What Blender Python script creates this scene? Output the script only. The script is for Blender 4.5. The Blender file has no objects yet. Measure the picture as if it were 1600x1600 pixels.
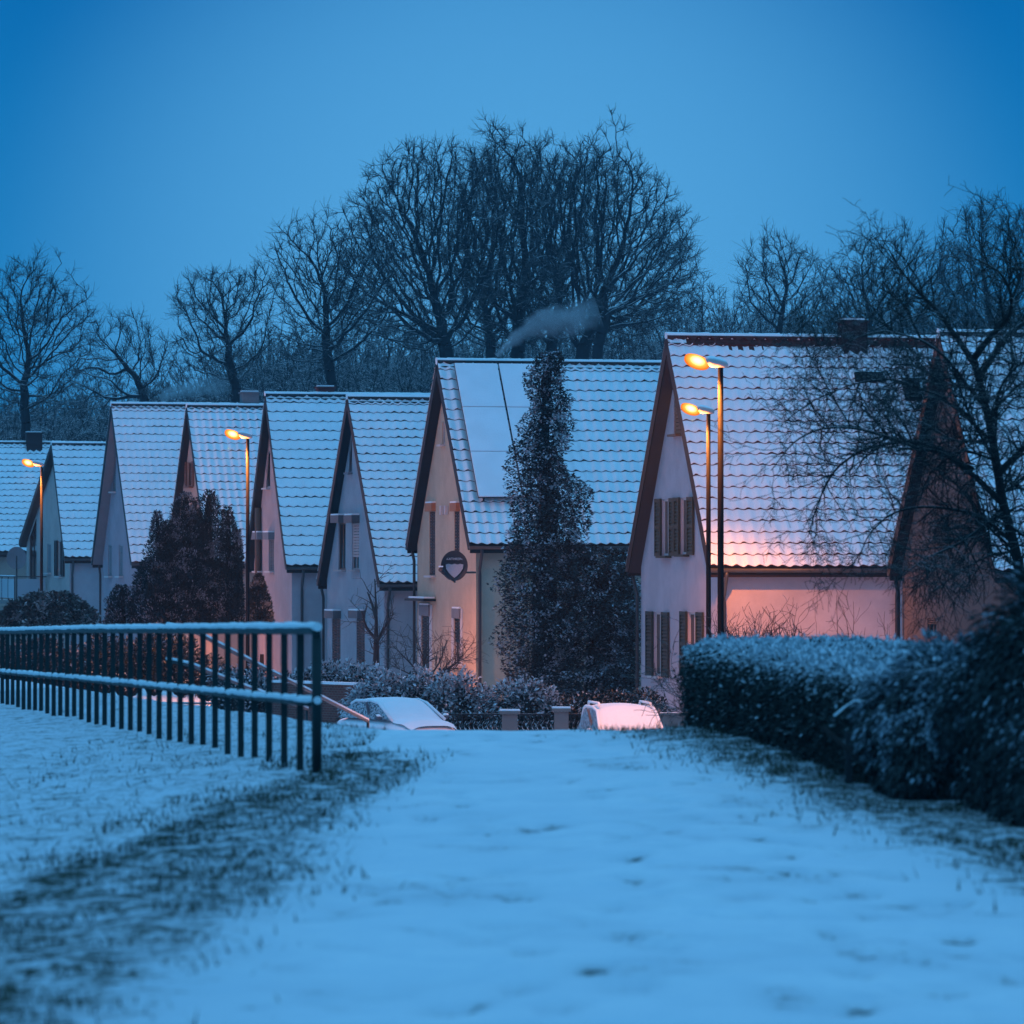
import bpy, bmesh, math, random
import numpy as np
from mathutils import Vector, Matrix, kdtree, noise
from mathutils.geometry import tessellate_polygon
R = math.radians
random.seed(7); RNG = np.random.default_rng(7)
S = bpy.context.scene
COL = S.collection

# ------------------------------------------------------------------ camera, sky, light, exposure
F = 7000.0            # focal length in pixels of the 1600 px photograph
HOR = 870.0           # its horizon row
EYE = 1.6             # eye height over the crest of the path
GROUND = -2.8         # street level
cam_d = bpy.data.cameras.new('camera'); cam = bpy.data.objects.new('camera', cam_d); COL.objects.link(cam)
cam.location = (0, 0, EYE)
cam.rotation_euler = (R(90) + math.atan((HOR - 800) / F), 0, 0)
cam_d.sensor_width = 36; cam_d.lens = F / 1600 * 36
cam_d.clip_start = 0.5; cam_d.clip_end = 6000
cam_d.dof.use_dof = True; cam_d.dof.focus_distance = 118; cam_d.dof.aperture_fstop = 4.5
S.camera = cam

W = bpy.data.worlds.new('World'); S.world = W; W.use_nodes = True
nt = W.node_tree; nt.nodes.clear()
wo = nt.nodes.new('ShaderNodeOutputWorld'); bg = nt.nodes.new('ShaderNodeBackground')
tc = nt.nodes.new('ShaderNodeTexCoord'); sx = nt.nodes.new('ShaderNodeSeparateXYZ'); rp = nt.nodes.new('ShaderNodeValToRGB')
nt.links.new(tc.outputs['Generated'], sx.inputs[0]); nt.links.new(sx.outputs['Z'], rp.inputs[0])
# sky colour painted brightest low straight ahead, fading outwards as lens vignetting would
gl = nt.nodes.new('ShaderNodeVectorMath'); gl.operation = 'DOT_PRODUCT'; gl.inputs[1].default_value = Vector((0, 1, .052)).normalized()
nt.links.new(tc.outputs['Generated'], gl.inputs[0])
gm = nt.nodes.new('ShaderNodeMapRange'); gm.interpolation_type = 'SMOOTHSTEP'; gm.inputs[1].default_value = math.cos(R(7.4)); gm.inputs[2].default_value = 1.0008
nt.links.new(gl.outputs['Value'], gm.inputs[0])
gx_ = nt.nodes.new('ShaderNodeMix'); gx_.data_type = 'RGBA'; nt.links.new(gm.outputs[0], gx_.inputs[0]); nt.links.new(rp.outputs[0], gx_.inputs[6]); gx_.inputs[7].default_value = (.092, .390, .76, 1)
nt.links.new(gx_.outputs[2], bg.inputs[0]); nt.links.new(bg.outputs[0], wo.inputs[0])
bg.inputs[1].default_value = 1.0
el = rp.color_ramp.elements
SKY = [(0.0, (.014, .225, .545)), (.06, (.007, .205, .525)), (.10, (.003, .175, .485)), (.128, (.001, .145, .44)),
       (.17, (.003, .165, .47)), (.25, (.02, .27, .62)), (.45, (.12, .49, .95)), (1.0, (.165, .61, 1.15))]
el[0].position, el[0].color = SKY[0][0], (*SKY[0][1], 1)
el[1].position, el[1].color = SKY[-1][0], (*SKY[-1][1], 1)
for p, c in SKY[1:-1]:
    e = el.new(p); e.color = (*c, 1)
sun_d = bpy.data.lights.new('sun', 'SUN'); sun = bpy.data.objects.new('sun', sun_d); COL.objects.link(sun)
sun_d.energy = 0.12; sun_d.angle = R(60); sun_d.color = (.25, .58, 1.0)
sun.rotation_euler = (R(25), 0, R(15))
LAMP_W = 2400; GLOW = .13; LAMP_C = (1.0, .275, .045)
S.view_settings.view_transform = 'Standard'; S.view_settings.look = 'None'
S.view_settings.exposure = 0.0; S.view_settings.gamma = 1.0; S.view_settings.use_curve_mapping = False
S.render.engine = 'CYCLES'
cy = S.cycles
cy.use_denoising = True; cy.max_bounces = 6; cy.diffuse_bounces = 3; cy.glossy_bounces = 2; cy.transmission_bounces = 4
cy.transparent_max_bounces = 8; cy.volume_bounces = 0; cy.caustics_reflective = False; cy.caustics_refractive = False
cy.sample_clamp_indirect = 4.0; cy.volume_step_rate = .6; cy.volume_max_steps = 128
try: cy.denoising_prefilter = 'ACCURATE'
except Exception: pass

def P(px, py, Z):
    return Vector(((px - 800) * Z / F, Z, EYE + (HOR - py) * Z / F))

# ------------------------------------------------------------------ materials
MATS = {}
def mat_base(name):
    m = bpy.data.materials.new(name); m.use_nodes = True; nt = m.node_tree
    b = nt.nodes['Principled BSDF']; MATS[name] = m
    b.inputs['Specular IOR Level'].default_value = .25
    return m, nt, b
def nd(nt, kind, **kw):
    n = nt.nodes.new(kind)
    for k, v in kw.items():
        if k in n.inputs: n.inputs[k].default_value = v
        else: setattr(n, k, v)
    return n
def mixc(nt, fac, a, b):
    m = nt.nodes.new('ShaderNodeMix'); m.data_type = 'RGBA'
    for sock, v in ((m.inputs[0], fac), (m.inputs[6], a), (m.inputs[7], b)):
        if hasattr(v, 'is_linked') or hasattr(v, 'links'): nt.links.new(v, sock)
        elif isinstance(v, (tuple, list)): sock.default_value = (*v, 1) if len(v) == 3 else v
        else: sock.default_value = v
    return m.outputs[2]
def maprange(nt, v, a, b, c=0., d=1.):
    m = nt.nodes.new('ShaderNodeMapRange'); m.clamp = True; m.interpolation_type = 'SMOOTHSTEP'
    m.inputs[1].default_value = a; m.inputs[2].default_value = b; m.inputs[3].default_value = c; m.inputs[4].default_value = d
    nt.links.new(v, m.inputs[0]); return m.outputs[0]
def noise_tex(nt, scale, detail=4., rough=.6, coord='Object'):
    t = nt.nodes.new('ShaderNodeTexCoord'); n = nt.nodes.new('ShaderNodeTexNoise')
    n.inputs['Scale'].default_value = scale; n.inputs['Detail'].default_value = detail; n.inputs['Roughness'].default_value = rough
    nt.links.new(t.outputs[coord], n.inputs['Vector']); return n.outputs['Fac']
def bump(nt, b, h, strength, dist=.02):
    k = nt.nodes.new('ShaderNodeBump'); k.inputs['Strength'].default_value = strength; k.inputs['Distance'].default_value = dist
    nt.links.new(h, k.inputs['Height']); nt.links.new(k.outputs[0], b.inputs['Normal'])
def attr(nt, name):
    a = nt.nodes.new('ShaderNodeAttribute'); a.attribute_name = name; return a.outputs['Fac']
def normal_up(nt, lo, hi):
    g = nt.nodes.new('ShaderNodeNewGeometry'); s = nt.nodes.new('ShaderNodeSeparateXYZ')
    nt.links.new(g.outputs['Normal'], s.inputs[0]); return maprange(nt, s.outputs['Z'], lo, hi)
SNOWC = (.80, .82, .85)

def plain(name, col, rough=.7, var=.25, scale=6., metal=0., snow_top=None):
    m, nt, b = mat_base(name)
    c2 = tuple(x * (1 - var) for x in col)
    c = mixc(nt, noise_tex(nt, scale), c2, col)
    if snow_top:
        c = mixc(nt, normal_up(nt, *snow_top), c, SNOWC)
    nt.links.new(c, b.inputs['Base Color'])
    b.inputs['Roughness'].default_value = rough; b.inputs['Metallic'].default_value = metal
    return m
def stucco(name, col, stain=.82):
    m, nt, b = mat_base(name)
    n1 = noise_tex(nt, .9, 5, .65); n2 = noise_tex(nt, 60, 3, .6)
    c = mixc(nt, maprange(nt, n1, .35, .7), tuple(x * stain for x in col), col)
    c = mixc(nt, maprange(nt, n2, .3, .75, 0, .25), c, tuple(x * .7 for x in col))
    nt.links.new(c, b.inputs['Base Color']); b.inputs['Roughness'].default_value = .9
    bump(nt, b, n2, .5, .01)
    return m
def snow_mat(name='snow', col=SNOWC, sc=9.):
    m, nt, b = mat_base(name)
    n = noise_tex(nt, sc, 6, .7); n2 = noise_tex(nt, 1.3, 3, .5)
    c = mixc(nt, maprange(nt, n2, .3, .7), tuple(x * .93 for x in col), col)
    nt.links.new(c, b.inputs['Base Color']); b.inputs['Roughness'].default_value = .75
    b.inputs['Specular IOR Level'].default_value = .1
    bump(nt, b, n, .5, .03)
    return m
def leaf_mat(name, a, bcol, snowc=(.72, .75, .80)):
    m, nt, b = mat_base(name)
    c = mixc(nt, attr(nt, 'tint'), a, bcol)
    c = mixc(nt, attr(nt, 'snow'), c, snowc)
    nt.links.new(c, b.inputs['Base Color']); b.inputs['Roughness'].default_value = .6
    b.inputs['Specular IOR Level'].default_value = .15
    return m
def bark_mat(name, col, snow=(.55, .95), amt=.8):
    m, nt, b = mat_base(name)
    c = mixc(nt, noise_tex(nt, 5), tuple(x * .6 for x in col), col)
    s = nt.nodes.new('ShaderNodeMath'); s.operation = 'MULTIPLY'; s.inputs[1].default_value = amt
    nt.links.new(normal_up(nt, *snow), s.inputs[0])
    s2 = nt.nodes.new('ShaderNodeMath'); s2.operation = 'MULTIPLY'
    nt.links.new(s.outputs[0], s2.inputs[0]); nt.links.new(attr(nt, 'snow'), s2.inputs[1])
    c = mixc(nt, s2.outputs[0], c, SNOWC)
    nt.links.new(c, b.inputs['Base Color']); b.inputs['Roughness'].default_value = .9
    return m

M_snow = snow_mat()
M_roofsnow = snow_mat('roof_snow', (.80, .82, .85), 25.)
M_tile = plain('roof_tile_dark', (.045, .030, .030), .8, .5, 3)
M_tile_red = plain('roof_tile_red', (.10, .022, .018), .8, .5, 3)
M_tile_grey = plain('roof_tile_grey', (.030, .034, .042), .8, .5, 3)
M_trim_dark = plain('trim_dark', (.008, .009, .012), .6, .4, 3)
M_trim_red = plain('trim_red_brown', (.017, .007, .007), .6, .4, 3)
M_soffit_brown = plain('soffit_brown', (.050, .030, .030), .7, .3, 3)
M_soffit_dark = plain('soffit_dark', (.009, .010, .014), .7, .3, 3)
M_soffit_grey = plain('soffit_grey', (.20, .20, .22), .7, .3, 3)
M_zinc = plain('zinc', (.075, .075, .08), .5, .4, 4, .4)
M_pipe_dark = plain('pipe_dark', (.05, .045, .05), .5, .3, 4)
M_frame_white = plain('frame_white', (.50, .46, .46), .5, .1, 3)
M_frame_brown = plain('frame_brown', (.16, .075, .05), .6, .3, 4)
M_frame_orange = plain('lintel_orange', (.42, .16, .08), .7, .3, 4)
M_shutter_olive = plain('shutter_olive', (.040, .044, .030), .6, .3, 5)
M_shutter_green = plain('shutter_green', (.026, .038, .032), .6, .3, 5)
M_roller = plain('roller_shutter', (.10, .10, .11), .6, .2, 4)
M_roller_pink = plain('roller_shutter_pale', (.40, .30, .29), .6, .15, 4)
M_dark_glass, _nt, _b = mat_base('window_glass'); _b.inputs['Base Color'].default_value = (.012, .013, .016, 1); _b.inputs['Roughness'].default_value = .12; _b.inputs['Specular IOR Level'].default_value = .10
M_curtain = plain('curtain', (.13, .075, .065), .9, .2, 3)
M_brick = plain('chimney_brick', (.045, .026, .028), .9, .4, 12)
M_grey_render = plain('chimney_render', (.16, .17, .18), .9, .3, 5)
M_panel_edge = plain('panel_frame', (.02, .02, .025), .4, .2, 3)
M_rail = plain('railing_steel', (.013, .028, .030), .55, .4, 6, .2)
M_pole = plain('lamp_pole_steel', (.0055, .0055, .007), .75, .25, 3, 0.)
M_pole.node_tree.nodes['Principled BSDF'].inputs['Specular IOR Level'].default_value = .06
M_head = plain('lamp_housing', (.40, .38, .38), .5, .2, 3, snow_top=(.3, .8))
M_concrete = plain('concrete', (.22, .19, .18), .9, .3, 5, snow_top=(.6, .9))
M_iron = plain('wrought_iron', (.018, .016, .018), .5, .3, 6, snow_top=(.25, .7))
M_dish = plain('dish_graphite', (.030, .030, .038), .45, .2, 4)
M_letter = plain('lettering_white', (.55, .55, .58), .6, .1, 4)
M_frost_glass = plain('frosted_balcony_glass', (.34, .40, .45), .3, .1, 2)
M_bark_far = bark_mat('bark_far', (.016, .021, .027), (.45, .95), .8)
M_bark_brush = bark_mat('bark_brush', (.026, .032, .040), (.4, .95), .8)
M_bark_near = bark_mat('bark_near', (.014, .012, .012), (.75, 1.0), .5)
M_twig = bark_mat('twig_brown', (.075, .045, .042), (.6, .95), .5)
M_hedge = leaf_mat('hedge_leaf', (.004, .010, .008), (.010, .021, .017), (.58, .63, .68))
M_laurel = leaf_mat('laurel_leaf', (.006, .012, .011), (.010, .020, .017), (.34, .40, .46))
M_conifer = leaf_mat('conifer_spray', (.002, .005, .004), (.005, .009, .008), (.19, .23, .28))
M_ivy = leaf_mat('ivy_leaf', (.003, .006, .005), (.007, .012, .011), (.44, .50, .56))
M_shrub = leaf_mat('shrub_leaf', (.02, .018, .016), (.06, .05, .045), (.66, .66, .70))
M_brownbush = leaf_mat('brown_bush_leaf', (.03, .02, .016), (.085, .055, .045), (.45, .42, .42))
M_grass = leaf_mat('grass_blade', (.010, .022, .012), (.05, .05, .025), (.6, .65, .7))

# ground: snow, thin where the attribute 'bare' is high
M_ground, nt, b = mat_base('snowy_ground')
n1 = noise_tex(nt, 5.5, 8, .72); n2 = noise_tex(nt, 22, 5, .7); n3 = noise_tex(nt, .7, 4, .5)
ad = nt.nodes.new('ShaderNodeMath'); ad.operation = 'MULTIPLY_ADD'; ad.inputs[1].default_value = .45
nt.links.new(n2, ad.inputs[0]); nt.links.new(n1, ad.inputs[2])
ad2 = nt.nodes.new('ShaderNodeMath'); ad2.operation = 'MULTIPLY_ADD'; ad2.inputs[1].default_value = .55
nt.links.new(attr(nt, 'bare'), ad2.inputs[0]); nt.links.new(ad.outputs[0], ad2.inputs[2])
mask = maprange(nt, ad2.outputs[0], .98, 1.26)
gc = mixc(nt, n2, (.010, .020, .012), (.050, .050, .030))
sc_ = mixc(nt, maprange(nt, n3, .3, .7), (.70, .74, .79), SNOWC)
sc_ = mixc(nt, maprange(nt, n1, .36, .60), (.70, .745, .80), sc_)
thin = nt.nodes.new('ShaderNodeMath'); thin.operation = 'MULTIPLY'; thin.inputs[1].default_value = .5; nt.links.new(attr(nt, 'bare'), thin.inputs[0])
sc_ = mixc(nt, thin.outputs[0], sc_, (.36, .43, .50))
nt.links.new(mixc(nt, mask, sc_, gc), b.inputs['Base Color']); b.inputs['Roughness'].default_value = .8
b.inputs['Specular IOR Level'].default_value = .1
bump(nt, b, ad.outputs[0], .8, .03)

# ------------------------------------------------------------------ mesh helpers
def set_props(o, label=None, cat=None, group=None, kind=None):
    if label: o['label'] = label
    if cat: o['category'] = cat
    if group: o['group'] = group
    if kind: o['kind'] = kind
    return o
def thing(name, label, cat, loc=(0, 0, 0), rotz=0., group=None):
    o = bpy.data.objects.new(name, None); COL.objects.link(o); o.location = loc; o.rotation_euler = (0, 0, rotz)
    o.empty_display_size = .3
    return set_props(o, label, cat, group)
def link(name, me, parent=None):
    o = bpy.data.objects.new(name, me); COL.objects.link(o)
    if parent is not None: o.parent = parent
    return o
class MB:
    def __init__(s): s.v = []; s.f = []; s.m = []; s.mats = []; s.sm = []
    def mi(s, m):
        if m not in s.mats: s.mats.append(m)
        return s.mats.index(m)
    def face(s, pts, m, smooth=False):
        i = len(s.v); s.v += [tuple(p) for p in pts]; s.f.append(tuple(range(i, i + len(pts)))); s.m.append(s.mi(m)); s.sm.append(smooth)
    def box(s, c, size, m, rot=None):
        c = Vector(c); hx, hy, hz = (x / 2 for x in size); i = len(s.v)
        for dx, dy, dz in ((-1,-1,-1),(1,-1,-1),(1,1,-1),(-1,1,-1),(-1,-1,1),(1,-1,1),(1,1,1),(-1,1,1)):
            p = Vector((dx*hx, dy*hy, dz*hz))
            if rot is not None: p = rot @ p
            s.v.append(tuple(c + p))
        for q in ((0,3,2,1),(4,5,6,7),(0,1,5,4),(1,2,6,5),(2,3,7,6),(3,0,4,7)):
            s.f.append(tuple(i + k for k in q)); s.m.append(s.mi(m)); s.sm.append(False)
        return s
    def tube(s, pts, r, m, n=8, caps=True):
        pts = [Vector(p) for p in pts]; k = len(pts)
        rr = r if isinstance(r, (list, tuple)) else [r] * k
        base = len(s.v); up = Vector((0, 0, 1))
        for i, p in enumerate(pts):
            t = (pts[min(i+1, k-1)] - pts[max(i-1, 0)]).normalized()
            a = t.cross(up)
            if a.length < 1e-3: a = t.cross(Vector((1, 0, 0)))
            a.normalize(); b = a.cross(t).normalized()
            for j in range(n):
                th = 2 * math.pi * j / n
                s.v.append(tuple(p + (a * math.cos(th) + b * math.sin(th)) * rr[i]))
        for i in range(k - 1):
            for j in range(n):
                j2 = (j + 1) % n
                s.f.append((base+i*n+j, base+(i+1)*n+j, base+(i+1)*n+j2, base+i*n+j2)); s.m.append(s.mi(m)); s.sm.append(True)
        if caps:
            s.f.append(tuple(base + j for j in range(n))); s.m.append(s.mi(m)); s.sm.append(False)
            s.f.append(tuple(base + (k-1)*n + j for j in reversed(range(n)))); s.m.append(s.mi(m)); s.sm.append(False)
        return s
    def loft(s, rings, m, caps=True, smooth=True):
        base = len(s.v); n = len(rings[0])
        for r_ in rings: s.v += [tuple(p) for p in r_]
        for i in range(len(rings) - 1):
            for j in range(n):
                j2 = (j + 1) % n
                s.f.append((base+i*n+j, base+i*n+j2, base+(i+1)*n+j2, base+(i+1)*n+j)); s.m.append(s.mi(m)); s.sm.append(smooth)
        if caps:
            s.f.append(tuple(base + j for j in reversed(range(n)))); s.m.append(s.mi(m)); s.sm.append(False)
            s.f.append(tuple(base + (len(rings)-1)*n + j for j in range(n))); s.m.append(s.mi(m)); s.sm.append(False)
        return s
    def build(s, name, parent=None):
        me = bpy.data.meshes.new(name); me.from_pydata(s.v, [], s.f)
        for m in s.mats: me.materials.append(m)
        me.polygons.foreach_set('material_index', s.m); me.polygons.foreach_set('use_smooth', s.sm); me.update()
        return link(name, me, parent)
def np_mesh(name, V, Fc, mats, attrs=None, mi=None, smooth=False, parent=None, data_only=False):
    V = np.asarray(V, np.float32); Fc = np.asarray(Fc, np.int32); n, k = Fc.shape
    me = bpy.data.meshes.new(name)
    me.vertices.add(len(V)); me.vertices.foreach_set('co', V.ravel())
    me.loops.add(n * k); me.loops.foreach_set('vertex_index', Fc.ravel())
    me.polygons.add(n); me.polygons.foreach_set('loop_start', np.arange(0, n * k, k, dtype=np.int32))
    me.polygons.foreach_set('use_smooth', np.full(n, smooth))
    for m in mats: me.materials.append(m)
    if mi is not None: me.polygons.foreach_set('material_index', np.asarray(mi, np.int32))
    me.update(calc_edges=True)
    for an, av in (attrs or {}).items():
        a = me.attributes.new(an, 'FLOAT', 'POINT'); a.data.foreach_set('value', np.asarray(av, np.float32))
    if data_only: return me
    return link(name, me, parent)
def unit(a):
    return a / np.maximum(np.linalg.norm(a, axis=-1, keepdims=True), 1e-9)
def seg_geo(A, B, ra, rb, n=4):
    A = np.asarray(A, float); B = np.asarray(B, float); d = unit(B - A)
    h = np.where(np.abs(d[:, 2:3]) > .9, np.array([[1., 0, 0]]), np.array([[0, 0, 1.]]))
    u = unit(np.cross(d, h)); w = np.cross(d, u)
    th = np.arange(n) * 2 * np.pi / n + .3
    c, s_ = np.cos(th), np.sin(th)
    ring = u[:, None, :] * c[None, :, None] + w[:, None, :] * s_[None, :, None]
    Va = A[:, None, :] + ring * np.asarray(ra)[:, None, None]; Vb = B[:, None, :] + ring * np.asarray(rb)[:, None, None]
    V = np.concatenate([Va, Vb], 1).reshape(-1, 3)
    o = (np.arange(len(A)) * 2 * n)[:, None, None]; j = np.arange(n); j2 = (j + 1) % n
    q = np.stack([j, j2, j2 + n, j + n], 1)[None]
    return V, (o + q).reshape(-1, 4)
def seg_mesh(name, A, B, ra, rb, m, n=4, parent=None, data_only=False, snow=None):
    V, Fc = seg_geo(A, B, ra, rb, n)
    sv = np.repeat(np.ones(len(A)) if snow is None else np.asarray(snow), 2 * n)
    return np_mesh(name, V, Fc, [m], {'snow': sv}, smooth=True, parent=parent, data_only=data_only)
def leaf_geo(Pn, D, Nn, L, Wd):
    D = unit(D); sd = unit(np.cross(D, Nn)); Nn = np.cross(sd, D)
    L = np.asarray(L)[:, None]; Wd = np.asarray(Wd)[:, None]
    mid = Pn + D * L * .45
    V = np.stack([Pn, mid + sd * Wd * .5 + Nn * L * .06, Pn + D * L - Nn * L * .12, mid - sd * Wd * .5 + Nn * L * .06], 1).reshape(-1, 3)
    Fc = (np.arange(len(Pn)) * 4)[:, None] + np.arange(4)[None]
    return V, Fc
def vnoise(pts, scale, seed=0.):
    o = Vector((seed * 13.7, seed * 7.1, seed * 3.3))
    return np.array([noise.noise(Vector(p) * scale + o) for p in pts])

# ------------------------------------------------------------------ ground: one sheet
def dike_edge(x): return 42.6 + 5.08 * np.maximum(0, -1.3 - x)
def softplus(t, k): return np.log1p(np.exp(np.clip(t / k, -40, 40))) * k
def ground_z(x, y):
    x = np.asarray(x, float); y = np.asarray(y, float)
    left = -.075 * softplus(-1.4 - x, .25)
    right = -.42 * softplus(x - 4.2, .5)
    shoulder = .05 * np.exp(-((x - 2.0 + (y - 40) * -.06) / .8) ** 2) * (y < 60)
    e = y - dike_edge(x)
    sl = np.where(x > -1.3, .105, .105 + np.minimum(.06, (-1.3 - x) * .03))
    z = left + right + shoulder - sl * softplus(e, .8)
    z = np.maximum(z, GROUND)
    return z
def hedge_line(y):   # the hedge's face on the path side
    return np.interp(y, [14, 26, 32.5, 43], [3.9, 2.97, 2.46, 1.70])
def left_line(y): return np.interp(y, [10, 21, 26, 33, 40], [-3.3, -2.45, -2.05, -1.35, -1.2])
def bare_amt(x, y):
    l = left_line(y); h = hedge_line(y)
    a = .84 * np.exp(-((x - l + .02) / .50) ** 2) * (y < 37)
    sm = lambda t: np.clip(t, 0, 1) ** 2 * (3 - 2 * np.clip(t, 0, 1))
    wd = np.interp(y, [14, 22, 27, 34], [2.0, 1.7, 1.15, .8])            # the mottled shoulder between the ridge and the path
    a = np.maximum(a, .74 * sm((x - l + .2) / .3) * (1 - sm((x - l - wd * .55) / (wd * .6))) * (y < 36))
    a = np.maximum(a, np.where(x < l, .56, 0) * (y < 70))
    b_ = 1.0 * np.exp(-((x - h + .05) / .35) ** 2) + .64 * np.exp(-((x - h + .62) / .50) ** 2)
    a = np.maximum(a, np.minimum(b_, .80) * (y < 46))
    return np.clip(a, 0, 1)
xs = np.unique(np.round(np.concatenate([np.array([-900, -500, -300, -200, -140, -100, -70, -50, -40, -32, -26, -22, -19, -16, -14, -12]),
     np.arange(-10, -3.6, .35), np.arange(-3.6, 4.2, .06), np.arange(4.2, 10, .4), np.array([11, 12, 14, 17, 20, 25, 32, 40, 55, 80, 120, 180, 300, 500, 900])]), 4))
ys = np.unique(np.round(np.concatenate([np.array([-60, -30, -10, 0, 5, 8, 11]), np.arange(13, 44, .1), np.arange(44, 80, .6), np.arange(80, 240, 4), np.array([260, 300, 360, 450, 600, 900, 1400, 2500])]), 4))
GX, GY = np.meshgrid(xs, ys)
GZ = ground_z(GX, GY)
bare = bare_amt(GX, GY)
near = (GY > 10) & (GY < 60) & (np.abs(GX) < 14)
flat = np.stack([GX[near], GY[near], np.zeros(near.sum())], 1)
nz = vnoise(flat, .9, 1) * .020 + vnoise(flat, 3.1, 2) * .012
GZ[near] += nz * (1.2 + 1.6 * bare[near])
frng = np.random.default_rng(3)
for trail in ((.55, 3), (1.25, 4), (-.35, 5), (1.9, 6)):      # footprints along the path
    yy = 15.0
    while yy < 40:
        yy += frng.uniform(.55, .95); side = 1 if int(yy * 1.3) % 2 else -1
        fx = trail[0] + .30 * math.sin(yy * .17 + trail[1]) + side * .11 + frng.normal(0, .04); a = frng.normal(0, .25)
        if frng.random() < .25: continue
        dx, dy = GX - fx, GY - yy
        u = dx * math.cos(a) + dy * math.sin(a); v = -dx * math.sin(a) + dy * math.cos(a)
        g = np.exp(-((u / .085) ** 2 + (v / .24) ** 2) ** 1.5)
        GZ -= .05 * g; bare = np.maximum(bare, g * frng.uniform(.55, .95))
pth = (GY > 13) & (GY < 43) & (np.abs(GX) < 4)
pf = np.stack([GX[pth], GY[pth] * .6, np.zeros(pth.sum())], 1)
bare[pth] = np.maximum(bare[pth], np.clip(vnoise(pf, 1.7, 5) * .9 + vnoise(pf, 4.5, 6) * .5 - .10, 0, .52))
for _ in range(150):                                            # scuffs and half filled prints
    yy = frng.uniform(14, 40); fx = frng.uniform(-1.4, 2.4) * (.6 + .01 * yy); a = frng.normal(0, .5); wx_, wy_ = frng.uniform(.05, .13), frng.uniform(.12, .5)
    dx, dy = GX - fx, GY - yy; u = dx * math.cos(a) + dy * math.sin(a); v = -dx * math.sin(a) + dy * math.cos(a)
    g = np.exp(-((u / wx_) ** 2 + (v / wy_) ** 2) ** 1.4); GZ -= .02 * g; bare = np.maximum(bare, g * frng.uniform(.15, .7))
nx, ny = len(xs), len(ys)
ii = (np.arange(ny - 1)[:, None] * nx + np.arange(nx - 1)[None]).ravel()
gf = np.stack([ii, ii + 1, ii + nx + 1, ii + nx], 1)
ground = np_mesh('ground', np.stack([GX.ravel(), GY.ravel(), GZ.ravel()], 1), gf, [M_ground], {'bare': bare.ravel()}, smooth=True)
set_props(ground, 'snow covered path and banks with grass showing through', None, None, 'structure')

# ------------------------------------------------------------------ houses
class House: pass
def tile_slope(mb, x0, x1, slope_pt, rows, L, tile_w, m_tile, seed, fine=True, bare_top=0):
    """rows of snow laden pantiles; slope_pt(s, d, h) maps along ridge / down slope / off the plane to local space"""
    cols = max(2, int((x1 - x0) / tile_w * (6 if fine else 1)))
    rng = np.random.default_rng(seed)
    s = np.linspace(x0, x1, cols + 1); g = L / rows
    ph = s / tile_w * 2 * math.pi
    wave = .5 + .5 * np.sin(ph + .35 * np.sin(ph)); comma = np.clip(np.sin(ph + .9), 0, 1) ** 1.5
    lump = lambda: np.interp(np.arange(cols + 1), np.arange(0, cols + 7, 6), rng.normal(0, 1, len(np.arange(0, cols + 7, 6))))
    V = []; Fq = []; mi = []
    for r in range(rows):
        d0 = r * g; ragged = lump() * .010
        hb = .026 + .048 * wave + .026 * comma * np.clip(1 + .5 * lump(), .1, 1.9)
        ht = .008 + .042 * wave
        dend = (r + 1) * g + ragged - .022 * wave
        lines = [(np.full(cols + 1, d0), ht), (d0 + (dend - d0) * .45, ht * .5 + hb * .5 + .006), (d0 + (dend - d0) * .9, hb), (dend, hb * .93), (np.maximum(dend, 0) + .004, ht - .006)]
        b0 = len(V)
        for dd, hh in lines:
            for k in range(cols + 1): V.append(slope_pt(s[k], dd[k], hh[k]))
        for li in range(4):
            for k in range(cols):
                a = b0 + li * (cols + 1) + k
                Fq.append((a, a + 1, a + cols + 2, a + cols + 1))
                red = False
                if bare_top and r < bare_top:
                    lim = (2.6 if r == 0 else 1.9) + .9 * math.sin(ph[k]) + 1.6 * noise.noise(Vector((s[k] * .9, r * 3.1, seed)))
                    if r == 1: lim -= 2.6
                    red = li < lim and s[k] > x0 + .5
                mi.append(1 if (li == 3 or red) else 0)
    mb_ = np_mesh('roof_tiles', np.array(V), np.array(Fq), [M_roofsnow, m_tile], mi=mi, smooth=True, parent=mb)
    return mb_

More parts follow.
